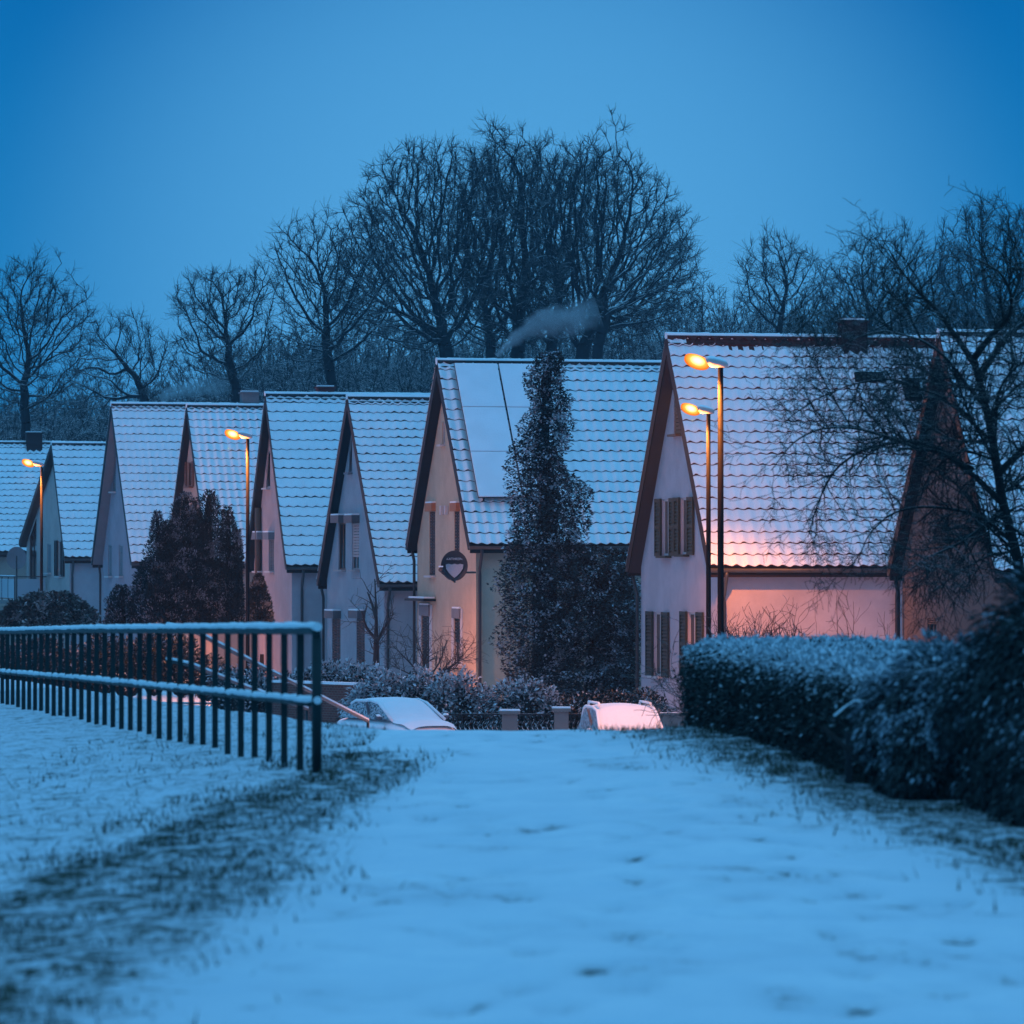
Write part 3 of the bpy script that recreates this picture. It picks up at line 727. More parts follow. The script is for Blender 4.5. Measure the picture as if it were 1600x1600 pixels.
# ------------------------------------------------------------------ snowed-in cars
M_paint = plain('car_paint', (.10, .10, .12), .4, .1, 3, snow_top=(.15, .45))
M_frost, nt, b = mat_base('frosted_car_glass')
c = mixc(nt, maprange(nt, noise_tex(nt, 18, 6, .8), .42, .58), (.03, .03, .04), (.55, .56, .6)); nt.links.new(c, b.inputs['Base Color']); b.inputs['Roughness'].default_value = .5
M_tyre = plain('tyre', (.012, .012, .013), .9, .3, 6); M_rim = plain('wheel_rim', (.3, .3, .31), .4, .2, 4, .6); M_hl = plain('headlight_glass', (.5, .5, .52), .2, .1, 4)
def ring_at(x, zb, zt, wb_, wt, n=20, ex=.55):
    r_ = []
    for j in range(n):
        th = 2 * math.pi * j / n; c_, s_ = math.cos(th), math.sin(th)
        cc = math.copysign(abs(c_) ** ex, c_); ss = math.copysign(abs(s_) ** ex, s_)
        z = (zb + zt) / 2 + ss * (zt - zb) / 2; k = (z - zb) / max(1e-6, zt - zb)
        r_.append(Vector((x, cc * (wb_ + (wt - wb_) * k), z)))
    return r_
def make_car(label, X, Y, heading, roof_z, kind):
    """+x is the car's front"""
    g = float(ground_z(X, Y)); t = thing('parked_car', label, 'car', (X, Y, g), heading, 'snow covered cars parked below the path')
    t.scale = (.88, .88, .9)
    hgt = (roof_z - g) / .9
    belt = .92; L = 2.05
    b_ = MB()
    b_.loft([ring_at(-L, .45, .80, .70, .66), ring_at(-L + .08, .30, .95, .82, .76), ring_at(-1.4, .22, 1.0, .87, .80), ring_at(0, .22, 1.0, .88, .80), ring_at(.95, .22, 1.0, .87, .78),
             ring_at(1.55, .24, .90, .84, .74), ring_at(L - .1, .30, .76, .78, .68), ring_at(L, .42, .64, .66, .60)], M_paint); bo = b_.build('body', t)
    if kind == 'hatch': prof = [(-1.75, .97, .05), (-1.35, hgt - .10, .62), (-1.0, hgt - .02, .66), (-.2, hgt, .67), (.25, hgt - .06, .65), (1.10, .985, .72), (1.6, .93, .70), (1.98, .80, .62)]
    else: prof = [(-1.98, 1.0, .70), (-1.85, hgt - .08, .64), (-1.3, hgt - .01, .68), (-.3, hgt, .68), (.20, hgt - .07, .66), (1.05, .99, .72), (1.6, .93, .70), (1.98, .80, .62)]
    gh = MB(); lo_, hi_ = [], []
    for x, z, ww in prof: pass
    # one smooth blanket of snow from the tail over the roof and the windscreen to the nose
    N = len(prof); kx = np.arange(N); fine_k = np.linspace(0, N - 1, 46)
    def cub(vals):
        m_ = np.gradient(np.array(vals, float)); v = np.array(vals, float); o_ = []
        for q in fine_k:
            i0 = min(int(q), N - 2); u_ = q - i0; h0 = 2*u_**3 - 3*u_**2 + 1
            o_.append(h0 * v[i0] + (1 - h0) * v[i0 + 1] + (u_**3 - 2*u_**2 + u_) * m_[i0] * .8 + (u_**3 - u_**2) * m_[i0 + 1] * .8)
        return o_
    fx_, fz_, fw_ = cub([p[0] for p in prof]), cub([p[1] for p in prof]), cub([p[2] for p in prof])
    fs = np.linspace(-1, 1, 15); grid = [[(fx_[i], fw_[i] * f, fz_[i] + .05 * (1 - f * f) - .06 * abs(f) ** 5 + .012 * noise.noise(Vector((fx_[i] * 2, f * 2, X)))) for f in fs] for i in range(len(fine_k))]
    for i in range(len(fine_k) - 1):
        for k in range(len(fs) - 1):
            gh.face([grid[i][k], grid[i + 1][k], grid[i + 1][k + 1], grid[i][k + 1]], M_snow, True)
    gh.build('snow_blanket', t)
    for sgn in (-1, 1):
        sw_ = MB(); 
        top = [(x, sgn * ww, z) for x, z, ww in prof]; bot = [(x, sgn * .79, .96) for x, z, ww in prof]
        for i in range(N - 3): sw_.face([bot[i], bot[i + 1], top[i + 1], top[i]] if sgn < 0 else [bot[i + 1], bot[i], top[i], top[i + 1]], M_frost)
        sw_.build('side_window', t)
        pl = MB(); pl.tube([Vector((x, sgn * (ww + .012), z - .015)) for x, z, ww in prof[:-2]], .035, M_snow, 8); pl.box((-.15, sgn * .765, (hgt + .96) / 2 - .02), (.07, .05, hgt - 1.0), M_paint, Matrix.Rotation(R(-sgn * 14), 3, 'X')); pl.build('roof_pillar', t)
        MB().tube([(.72, sgn * .82, 1.0), (.75, sgn * .93, 1.03), (.75, sgn * 1.0, 1.03)], [.03, .08, .06], M_paint, 10).build('wing_mirror', t)
        MB().box((L - .06, sgn * .52, .66), (.10, .30, .13), M_hl).build('headlight', t)
        for wx in (-1.25, 1.28):
            wm = MB(); wm.tube([(wx, sgn * .66, .31), (wx, sgn * .88, .31)], .31, M_tyre, 20); wo_ = wm.build('wheel', t)
            MB().tube([(wx, sgn * .80, .31), (wx, sgn * .89, .31)], .19, M_rim, 16).build('rim', wo_)
    if kind == 'estate':
        for sgn in (-1, 1):
            MB().tube([(-1.5, sgn * .60, hgt - .01), (-1.45, sgn * .60, hgt + .07), (.0, sgn * .60, hgt + .08), (.08, sgn * .60, hgt)], .03, M_snow, 8).build('roof_rail', t)
    return t
c1 = P(626, 1093, 98); make_car('snowy hatchback with a frosted side window parked by the shrubs', c1.x - .05, 98, R(-62), c1.z, 'hatch')
c2 = P(980, 1104, 90); make_car('snow covered estate car glowing orange under the tall lamp', c2.x - .05, 90, R(-82), c2.z, 'estate')

# ------------------------------------------------------------------ garden fence, walls, dish
gf_ = thing('garden_fence', 'low ornate iron fence with stone pillars behind the cars', 'fence', (0, 99, GROUND))
def gx(px): return (px - 800) * 99 / F
ztop = EYE + (HOR - 1114) * 99 / F - GROUND
for a, b2 in ((560, 788), (806, 868), (886, 1000)):
    fr = MB(); fr.box(((gx(a) + gx(b2)) / 2, 0, ztop - .03), (gx(b2) - gx(a), .035, .035), M_iron); fr.box(((gx(a) + gx(b2)) / 2, 0, ztop - .75), (gx(b2) - gx(a), .035, .035), M_iron)
    n = int((gx(b2) - gx(a)) / .10)
    for k in range(n):
        x = gx(a) + (k + .5) * (gx(b2) - gx(a)) / n
        pts = [(x + .035 * math.sin(q / 10 * 4 * math.pi), 0, ztop - .05 - q * .07) for q in range(11)]
        fr.tube(pts, .019, M_iron, 5, False)
    fr.build('fence_panel', gf_)
for a, b2, py in ((780, 813, 1110), (862, 892, 1106)):
    zt_ = EYE + (HOR - py) * 99 / F - GROUND; x = (gx(a) + gx(b2)) / 2; ww = gx(b2) - gx(a)
    MB().box((x, 0, zt_ / 2 - .04), (ww * .75, .32, zt_ - .08), M_concrete).box((x, 0, zt_ - .04), (ww, .42, .075), M_concrete).box((x, 0, zt_ + .012), (ww * .95, .38, .03), M_snow).build('pillar', gf_)
M_redbrick, nt, b = mat_base('red_brick')
bt = nt.nodes.new('ShaderNodeTexBrick'); tcx = nt.nodes.new('ShaderNodeTexCoord'); mpx = nt.nodes.new('ShaderNodeMapping'); mpx.inputs['Rotation'].default_value = (R(90), 0, 0)
nt.links.new(tcx.outputs['Object'], mpx.inputs[0]); nt.links.new(mpx.outputs[0], bt.inputs['Vector'])
bt.inputs['Scale'].default_value = 4.; bt.inputs['Color1'].default_value = (.16, .05, .04, 1); bt.inputs['Color2'].default_value = (.10, .035, .03, 1); bt.inputs['Mortar'].default_value = (.16, .13, .12, 1)
nt.links.new(bt.outputs[0], b.inputs['Base Color']); b.inputs['Roughness'].default_value = .9
p0, p1 = P(430, 1066, 116), P(585, 1066, 113)
bwz = p0.z - GROUND
bwt = thing('brick_wall', 'low red brick garden wall behind the railing post', 'wall', ((p0.x + p1.x) / 2, 114.5, GROUND), math.atan2(-3, p1.x - p0.x))
Lw = math.hypot(p1.x - p0.x, 3)
MB().box((0, 0, bwz / 2), (Lw, .25, bwz), M_redbrick).build('masonry', bwt); MB().box((0, 0, bwz + .03), (Lw + .05, .32, .06), M_snow).build('snow_cap', bwt)
q0 = P(1030, 1116, 102); q1 = P(1075, 1116, 101)
lw = thing('garden_wall', 'low grey garden wall beside the orange lit car', 'wall', ((q0.x + q1.x) / 2 + .6, 101.5, GROUND))
MB().box((0, 0, (q0.z - GROUND) / 2), (2.4, .2, q0.z - GROUND), M_concrete).build('masonry', lw); MB().box((0, 0, q0.z - GROUND + .03), (2.45, .26, .05), M_concrete).build('coping', lw)

dp = P(710, 884, 132.4)
sd = thing('satellite_dish', 'round dark satellite dish on the corner of the yellow house', 'satellite dish', dp, R(-4))
rings = []; nR = 28
for k, (rr, yy) in enumerate(((.02, .10), (.14, .085), (.28, .04), (.37, -.01), (.40, -.025))):
    rings.append([Vector((rr * math.cos(2*math.pi*j/nR), yy, rr * 1.12 * math.sin(2*math.pi*j/nR))) for j in range(nR)])
MB().loft(rings, M_dish, caps=False).loft([[p + Vector((0, .02, 0)) for p in r_] for r_ in reversed(rings)], M_dish, caps=False).build('reflector', sd)
M_frostfilm = plain('thin_snow_film', (.36, .37, .42), .8, .25, 25)
sn = MB()                                                       # snow caught in the lower half
pts = [(-.30, .06), (-.2, .085), (-.1, .06), (0, .09), (.1, .06), (.2, .085), (.31, .06), (.29, -.08), (.20, -.22), (.08, -.34), (0, -.40), (-.08, -.34), (-.2, -.22), (-.29, -.08)]
def dish_y(x, z): return float(np.interp(math.hypot(x, z / 1.12), [0, .14, .28, .37, .42], [.10, .085, .04, -.01, -.03])) - .03
cpt = (0, dish_y(0, -.1), -.1)
for i in range(len(pts)):
    a, b2 = pts[i], pts[(i + 1) % len(pts)]
    a, b2 = (a[0] * .86, -.1 + (a[1] + .1) * .86), (b2[0] * .86, -.1 + (b2[1] + .1) * .86)
    am, bm2 = (a[0] * .6, -.1 + (a[1] + .1) * .6), (b2[0] * .6, -.1 + (b2[1] + .1) * .6)
    sn.face([cpt, (am[0], dish_y(*am), am[1]), (bm2[0], dish_y(*bm2), bm2[1])], M_frostfilm, True)
    sn.face([(am[0], dish_y(*am), am[1]), (a[0], dish_y(*a), a[1]), (b2[0], dish_y(*b2), b2[1]), (bm2[0], dish_y(*bm2), bm2[1])], M_frostfilm, True)
sn.build('snow_patch', sd)
cu = bpy.data.curves.new('lettering', 'FONT'); cu.body = 'KATHREIN'; cu.size = .10; cu.align_x = 'CENTER'; cu.extrude = .002; cu.materials.append(M_letter)
tmp = bpy.data.objects.new('lettering_curve', cu); COL.objects.link(tmp); me_ = bpy.data.meshes.new_from_object(tmp.evaluated_get(bpy.context.evaluated_depsgraph_get())); bpy.data.objects.remove(tmp)
lt = link('lettering', me_, sd); lt.location = (0, .035, .17); lt.rotation_euler = (R(90), 0, 0)
MB().tube([(0, -.02, -.46), (-.14, -.22, -.36), (-.33, -.46, -.20)], .032, M_dish, 8).build('arm', sd)
MB().tube([(-.28, -.38, -.20), (-.37, -.52, -.10)], [.06, .075], M_dish, 10).box((-.36, -.5, -.02), (.13, .1, .04), M_snow).build('receiver', sd)
MB().tube([(0, .1, -.2), (.1, .3, -.2), (.55, .9, -.2)], .03, M_zinc, 8).tube([(0, .1, .0), (0, .1, -.5)], .03, M_zinc, 8).build('bracket', sd)

dp2 = P(26, 872, 197.5); wd_ = thing('satellite_dish', 'pale grey satellite dish above the frosted balcony at the left edge', 'satellite dish', dp2, R(6))
MB().loft([[Vector((p.x * 1.1, p.y * 1.1, p.z * 1.12)) for p in r_] for r_ in rings], M_soffit_grey, caps=False).loft([[Vector((p.x * 1.1, p.y * 1.1 + .03, p.z * 1.12)) for p in r_] for r_ in reversed(rings)], M_soffit_grey, caps=False).build('reflector', wd_)
MB().tube([(0, -.02, -.48), (0, -.30, -.36), (0, -.52, -.12)], .03, M_pipe_dark, 8).build('arm', wd_); MB().tube([(0, .12, .1), (0, .14, -1.9)], .035, M_zinc, 8).build('mast', wd_)

# ------------------------------------------------------------------ bare trees
def colonize(name, label, trunk_px, blobs, Z, n_att, seed, m=M_bark_far, r_tip=.022, step=.33, twig=.62, group=None, cat='tree', depth=.9, up=.01, trunk_r=None, per=6, fork=1.0, clump=.3):
    """blobs: ellipses (px, py, rx, ry) of crown in the photo, given depth; the tree grows to fill them"""
    rng = np.random.default_rng(seed); s = Z / F
    base = P(trunk_px[0][0], trunk_px[0][1], Z); base.z = GROUND - .1
    att = []
    area = np.array([b_[2] * b_[3] for b_ in blobs], float); area /= area.sum()
    for bi, (cx, cyy, rx, ry) in enumerate(blobs):
        k = int(n_att * 3.0 * area[bi]); c = np.array(P(cx, cyy, Z))
        d = unit(rng.normal(size=(k, 3))); rad = rng.random((k, 1)) ** (1 / 2.4) * (1 + .30 * vnoise(d * 2.3, 1, seed + bi * 1.7)[:, None])
        q = d * rad
        if clump:
            kc = max(3, int(k / 34)); cc = unit(rng.normal(size=(kc, 3))) * rng.random((kc, 1)) ** (1 / 2.8) * rng.uniform(.7, 1.12, (kc, 1))
            pick = rng.integers(0, kc, k); cl = cc[pick] + rng.normal(0, .13, (k, 3)); q = np.where(rng.random((k, 1)) < clump, cl, q)
        att.append(c + q * np.array([rx * s, rx * s * depth, ry * s]))
    att = np.concatenate(att)
    nodes = [np.array(base)]; par = [-1]
    wp = [np.array(P(a, b_, Z)) for a, b_ in trunk_px]
    for q in wp:
        st = nodes[-1]; dist = np.linalg.norm(q - st); k = max(1, int(dist / step))
        for i in range(1, k + 1):
            par.append(len(nodes) - 1); nodes.append(st + (q - st) * i / k + rng.normal(0, .03, 3))
    infl, kill = 7.0, step * 1.45; n_att = n_att
    alive = np.ones(len(att), bool); start = max(0, len(nodes) - int(len(nodes) * .25 * fork) - 2)
    for it in range(140):
        kd = kdtree.KDTree(len(nodes))
        for i, p in enumerate(nodes): kd.insert(p, i)
        kd.balance()
        acc = {}
        for i in np.nonzero(alive)[0]:
            co, idx, dist = kd.find(att[i])
            if dist < kill: alive[i] = False; continue
            if dist < infl or it < 12:
                if idx < start: continue
                v = (att[i] - nodes[idx]) / max(dist, 1e-6)
                if idx in acc: acc[idx] += v
                else: acc[idx] = v.copy()
        if not acc: break
        for idx, v in acc.items():
            nv = np.linalg.norm(v)
            if nv < 1e-3: continue
            d = v / nv
            if par[idx] >= 0:
                pd = nodes[idx] - nodes[par[idx]]; d = d + .35 * pd / max(1e-6, np.linalg.norm(pd))
            d = d + np.array([0, 0, up]) + rng.normal(0, .22, 3); d /= np.linalg.norm(d)
            par.append(idx); nodes.append(nodes[idx] + d * step)
        if len(nodes) > 14000: break
    Nn = np.array(nodes); pa = np.array(par); n = len(Nn)
    ch = np.bincount(pa[pa >= 0], minlength=n)
    acc = np.where(ch == 0, 1., 0.)
    for i in range(n - 1, 0, -1): acc[pa[i]] += acc[i]
    ex = math.log(acc[0]) / math.log((trunk_r or .4) / r_tip)
    rad = r_tip * acc ** (1 / ex)
    k = np.arange(1, n); A, B = Nn[pa[k]], Nn[k]; ra, rb = rad[pa[k]], rad[k]; ra = np.minimum(ra, rb * 1.35)
    # twigs
    thin = np.nonzero(rad < r_tip * 2.0)[0]; thin = thin[rng.random(len(thin)) < .62]; thin = thin[pa[thin] >= 0]
    rep = np.repeat(thin, per); d0 = unit(Nn[rep] - Nn[pa[rep]])
    d1 = unit(d0 + rng.normal(0, .55, d0.shape) + np.array([0, 0, .15])); l1 = rng.uniform(.35, 1.0, (len(rep), 1)) * twig
    T1 = Nn[rep] + d1 * l1
    d2 = unit(d1 + rng.normal(0, .5, d1.shape) + np.array([0, 0, .2])); T2 = T1 + d2 * l1 * rng.uniform(.4, .9, l1.shape)
    mid = Nn[rep] + d1 * l1 * .5; d3 = unit(d1 + rng.normal(0, .8, d1.shape)); T3 = mid + d3 * l1 * .6
    tw = r_tip * .56
    tA = np.concatenate([Nn[rep], T1, mid]); tB = np.concatenate([T1, T2, T3])
    t_ra = np.concatenate([np.full(len(rep), tw), np.full(len(rep), tw * .75), np.full(len(rep), tw * .75)]); t_rb = t_ra * .7
    root = thing(name, label, cat, tuple(base), 0, group); off = np.array(base)
    big = rb > r_tip * 3.0
    seg_mesh('trunk', A[big] - off, B[big] - off, ra[big], rb[big], m, 7, root)
    seg_mesh('crown', np.concatenate([A[~big], tA]) - off, np.concatenate([B[~big], tB]) - off, np.concatenate([ra[~big], t_ra]), np.concatenate([rb[~big], t_rb]), m, 3, root,
             snow=np.concatenate([np.full((~big).sum(), .8), np.full(len(tA), .35)]))
    return root
G = 'bare trees behind the houses'
kw = dict(group=G)
colonize('bare_tree', 'tall bare tree left in the great dome above the roofs', [(706, 640), (703, 590), (698, 555)], [(685, 335, 118, 124), (612, 390, 90, 112), (580, 450, 75, 80), (690, 450, 90, 85), (640, 500, 90, 50)], 246, 2300, 1, trunk_r=0.41, r_tip=0.024, **kw)
colonize('bare_tree', 'slender bare tree between the left and the middle one of the dome', [(762, 640), (764, 590), (766, 545)], [(765, 345, 85, 125), (760, 450, 95, 80), (760, 510, 70, 40)], 258, 520, 12, trunk_r=0.31, r_tip=0.023, **kw)
colonize('bare_tree', 'tallest bare tree in the middle of the great dome', [(806, 640), (806, 590), (808, 550)], [(815, 330, 105, 124), (800, 440, 100, 85), (820, 505, 80, 40)], 252, 950, 2, trunk_r=0.41, r_tip=0.024, **kw)
colonize('bare_tree', 'bare tree in the dome with its trunk right of the smoke', [(862, 640), (859, 585), (861, 545)], [(872, 340, 85, 125), (868, 450, 95, 80), (870, 510, 70, 40)], 256, 520, 13, trunk_r=0.33, r_tip=0.023, **kw)
colonize('bare_tree', 'tall bare tree with widely spread limbs, right in the great dome', [(905, 620), (907, 580), (910, 545)], [(935, 335, 110, 124), (1015, 390, 68, 108), (910, 450, 100, 85), (960, 500, 90, 45)], 244, 1700, 3, trunk_r=0.39, r_tip=0.024, **kw)
colonize('bare_tree', 'leaning bare tree with low limbs right of the great dome', [(930, 600), (934, 540), (948, 490)], [(1035, 430, 58, 75), (1000, 470, 80, 50), (1060, 470, 40, 50)], 238, 760, 4, trunk_r=0.30, r_tip=0.022, **kw)
colonize('bare_tree', 'bushy bare tree at the left foot of the great dome', [(520, 640), (516, 580), (510, 540)], [(490, 430, 72, 92), (545, 455, 85, 105), (450, 400, 40, 50), (500, 530, 80, 50)], 236, 1500, 5, trunk_r=0.28, r_tip=0.021, per=4, **kw)
colonize('bare_tree', 'bare tree with clumped twigs behind the pinkish house', [(375, 660), (368, 600), (356, 560)], [(345, 480, 75, 65), (300, 475, 32, 45), (400, 470, 35, 60), (350, 550, 75, 45)], 232, 950, 6, trunk_r=0.25, r_tip=0.020, clump=.72, **kw)
colonize('bare_tree', 'bare tree leaning left, behind the lavender white house', [(248, 720), (236, 650), (216, 600)], [(190, 535, 55, 62), (150, 580, 55, 60), (235, 575, 45, 60)], 228, 620, 7, trunk_r=0.23, r_tip=0.018, clump=.72, **kw)
colonize('bare_tree', 'forked bare tree at the left edge of the view', [(42, 740), (40, 660), (36, 600)], [(55, 500, 85, 92), (0, 520, 60, 90), (110, 530, 45, 60), (50, 610, 80, 50)], 232, 1100, 8, trunk_r=0.25, r_tip=0.020, clump=.72, **kw)
colonize('bare_tree', 'upright bare tree behind the chimney of the white house', [(1225, 640), (1222, 560), (1218, 520)], [(1215, 440, 72, 70), (1270, 475, 45, 65)], 240, 800, 9, trunk_r=0.20, r_tip=0.019, clump=.72, **kw)
colonize('bare_tree', 'rounded bare tree right of the chimney, partly behind the near tree', [(1375, 620), (1368, 540), (1360, 510)], [(1350, 455, 75, 65), (1430, 440, 80, 85)], 236, 900, 10, trunk_r=0.20, r_tip=0.019, clump=.72, **kw)
colonize('bare_tree', 'bare tree farthest right, behind the brown house', [(1560, 640), (1555, 540)], [(1550, 430, 85, 115)], 236, 900, 11, trunk_r=0.21, r_tip=0.020, clump=.72, **kw)

# far brushwood, one mass
rng = np.random.default_rng(21)
prof_x = [-60, 0, 120, 250, 330, 420, 520, 700, 900, 1050, 1120, 1250, 1330, 1450, 1660]
prof_y = [600, 590, 575, 560, 535, 480, 455, 460, 460, 430, 412, 430, 420, 410, 410]
nS = 4200
px_ = rng.uniform(-70, 1680, nS); Zt = rng.uniform(262, 330, nS)
top = np.interp(px_, prof_x, prof_y) + np.abs(rng.normal(0, 45, nS)) + rng.normal(0, 12, nS)
A_, B_, r0_, r1_ = [], [], [], []
for i in range(nS):
    base = np.array([(px_[i] - 800) * Zt[i] / F, Zt[i], GROUND]); zt_ = EYE + (HOR - top[i]) * Zt[i] / F; H = zt_ - GROUND
    if H < 3: continue
    lean = rng.normal(0, .06, 2); nst = rng.integers(1, 4)
    for st in range(nst):
        b0 = base + np.array([rng.normal(0, .6), rng.normal(0, .6), 0]); p = b0.copy(); k = 9; d = np.array([lean[0] + rng.normal(0, .06), lean[1], 1.]); hh = H * rng.uniform(.75, 1)
        for j in range(k):
            d = d + rng.normal(0, .15, 3) * np.array([1, 1, 0]); q = p + d / np.linalg.norm(d) * hh / k
            A_.append(p); B_.append(q); r = .075 * (1 - j / k) + .018; r0_.append(r); r1_.append(.075 * (1 - (j + 1) / k) + .018)
            if j > 1:
                for _ in range(6):
                    az = rng.uniform(0, 2 * np.pi); e = np.array([math.cos(az) * .8, math.sin(az) * .8, rng.uniform(.1, 1.0)]); e /= np.linalg.norm(e)
                    l = rng.uniform(.7, 2.6) * (1.25 - j / k); c_ = p + (q - p) * rng.random(); t_ = c_ + e * l
                    A_.append(c_); B_.append(t_); r0_.append(.022); r1_.append(.014)
                    for _ in range(3):
                        e2 = e + rng.normal(0, .5, 3); e2 /= np.linalg.norm(e2); m_ = c_ + (t_ - c_) * rng.uniform(.3, .9)
                        A_.append(m_); B_.append(m_ + e2 * l * .6); r0_.append(.015); r1_.append(.011)
            p = q
bw = seg_mesh('woodland', np.array(A_), np.array(B_), np.array(r0_), np.array(r1_), M_bark_brush, 3)
set_props(bw, 'bare brushwood filling the space behind the houses', 'woodland', None, 'stuff')

# near tree at right: limbs laid out, twigs grown
def grow_twigs(limbs, seed, levels, dens, droop, out):
    rng = np.random.default_rng(seed)
    def poly(p0, d0, L, r0, lvl):
        n = max(4, int(L / .09)); p = p0.copy(); d = d0 / np.linalg.norm(d0); pts = [p.copy()]
        for i in range(n):
            d = d + rng.normal(0, .16, 3) + np.array([0, 0, droop[lvl]]) * (.4 + i / n); d /= np.linalg.norm(d)
            p = p + d * L / n; pts.append(p.copy())
        rr = np.linspace(r0, max(.0026, r0 * .35), n + 1)
        for i in range(n): out.append((pts[i], pts[i + 1], rr[i], rr[i + 1]))
        return pts, rr
    def sub(pts, rr, L, lvl):
        if lvl >= levels: return
        m = rng.poisson(dens[lvl] * L)
        for _ in range(m):
            t = rng.uniform(.12, 1) * (len(pts) - 1.001); i = int(t); f = t - i
            p = pts[i] * (1 - f) + pts[i + 1] * f; dd = unit(pts[i + 1] - pts[i])
            side = unit(np.cross(dd, rng.normal(size=3)) + np.array([0, 0, .25 if lvl == 0 else 0.]))
            d = unit(dd * rng.uniform(.3, .9) + side * rng.uniform(.5, 1.1))
            l = L * rng.uniform(.25, .55) if lvl else rng.uniform(.3, .85)
            l = min(max(l, .14), .85); r0 = min(rr[i] * .6, [.012, .006, .004, .003][min(lvl, 3)])
            q, r_ = poly(p, d, l, max(r0, .003), min(lvl + 1, len(droop) - 1)); sub(q, r_, l, lvl + 1)
    for pts, r0, r1 in limbs:
        fine = []
        for i in range(len(pts) - 1):
            k = max(2, int(np.linalg.norm(pts[i + 1] - pts[i]) / .1))
            for j in range(k): fine.append(pts[i] + (pts[i + 1] - pts[i]) * j / k + rng.normal(0, .007, 3))
        fine.append(pts[-1])
        for _ in range(3):
            for i in range(1, len(fine) - 1): fine[i] = fine[i] * .5 + (fine[i - 1] + fine[i + 1]) * .25
        rr = np.linspace(r0, r1, len(fine)); L = sum(np.linalg.norm(fine[i + 1] - fine[i]) for i in range(len(fine) - 1))
        for i in range(len(fine) - 1): out.append((fine[i], fine[i + 1], rr[i], rr[i + 1]))
        sub(fine, rr, L, 0)
ZT = 52
def limb(pts, r0, r1, dz=0.):
    n = len(pts); return ([np.array(P(a, b_, ZT + dz * i / max(1, n - 1))) for i, (a, b_) in enumerate(pts)], r0, r1)
limbs = [
 limb([(1612, 1010), (1600, 930), (1588, 860), (1568, 790), (1556, 720), (1545, 650), (1530, 590), (1522, 560)], .075, .042),
 limb([(1570, 790), (1520, 740), (1470, 705), (1430, 700), (1385, 682), (1330, 667), (1280, 668), (1240, 690), (1205, 735)], .036, .007, -2),
 limb([(1520, 735), (1450, 692), (1400, 690), (1340, 705), (1300, 735), (1275, 790), (1262, 840)], .035, .006, 1.5),
 limb([(1588, 850), (1520, 800), (1440, 790), (1390, 800), (1350, 840), (1340, 880)], .030, .006, -1),
 limb([(1550, 690), (1500, 640), (1450, 610), (1390, 590), (1330, 600), (1270, 625), (1225, 660)], .028, .006, 2.2),
 limb([(1540, 640), (1480, 560), (1440, 530), (1380, 515), (1330, 530), (1290, 560)], .027, .006, -2.5),
 limb([(1525, 570), (1470, 490), (1430, 450), (1405, 420), (1390, 390)], .040, .006, 1),
 limb([(1522, 560), (1560, 510), (1585, 490), (1580, 450), (1560, 420), (1505, 395)], .042, .007, -1.5),
 limb([(1530, 590), (1575, 520), (1625, 490), (1660, 460)], .045, .012, 2),
 limb([(1560, 740), (1610, 690), (1670, 660)], .045, .015, -2),
 limb([(1582, 470), (1600, 420), (1590, 380), (1560, 350)], .022, .005, .5),
 limb([(1440, 530), (1410, 470), (1365, 445), (1350, 425)], .018, .005, 1),
 limb([(1570, 800), (1500, 850), (1450, 870), (1410, 900)], .026, .006, -2),
 limb([(1588, 860), (1550, 830), (1500, 760), (1470, 740)], .026, .01, 1.8),
 limb([(1553, 700), (1560, 600), (1600, 560), (1640, 560)], .026, .01, -1.),
 limb([(1588, 860), (1540, 870), (1490, 900), (1450, 930)], .024, .006, 1.5), limb([(1556, 720), (1500, 700), (1450, 740), (1430, 800)], .024, .006, -1.2), limb([(1562, 770), (1600, 760), (1650, 800)], .026, .008, 1.),
 limb([(1568, 790), (1530, 830), (1480, 850), (1440, 900)], .022, .005, 2.4), limb([(1545, 650), (1590, 600), (1640, 600)], .026, .008, 1.4), limb([(1550, 690), (1490, 690), (1440, 660), (1400, 640)], .022, .005, -2.2),
 limb([(1535, 610), (1480, 600), (1430, 570), (1390, 570)], .022, .005, 2.6), limb([(1575, 820), (1620, 850), (1660, 900)], .026, .008, -1.), limb([(1556, 720), (1520, 660), (1490, 580), (1500, 520)], .024, .005, -2.),
 limb([(1330, 667), (1300, 620), (1270, 560), (1245, 520)], .012, .004, .5), limb([(1385, 682), (1345, 620), (1310, 560)], .012, .004, -.6), limb([(1430, 698), (1400, 640), (1340, 600)], .014, .004, .5),
]
out = []
grow_twigs(limbs, 5, 3, [16, 9.0, 6.5], [0, -.035, -.06, -.08], out)
A_ = np.array([o_[0] for o_ in out]); B_ = np.array([o_[1] for o_ in out]); ra = np.array([o_[2] for o_ in out]); rb = np.array([o_[3] for o_ in out])
tb = np.array([limbs[0][0][0][0], ZT, float(ground_z(limbs[0][0][0][0], ZT)) - .1])
nt_ = thing('fruit_tree', 'near bare tree with arching twiggy limbs at the right edge', 'tree', tuple(tb))
big = ra > .028
Ad = np.concatenate([[tb], A_[big]]); Bd = np.concatenate([[limbs[0][0][0]], B_[big]])
seg_mesh('trunk', Ad - tb, Bd + (Bd - Ad) * .08 - tb, np.concatenate([[.15], ra[big]]), np.concatenate([[.13], rb[big]]), M_bark_near, 8, nt_)
seg_mesh('crown', A_[~big] - tb, B_[~big] - tb, ra[~big], rb[~big], M_bark_near, 3, nt_, snow=np.full((~big).sum(), .7))

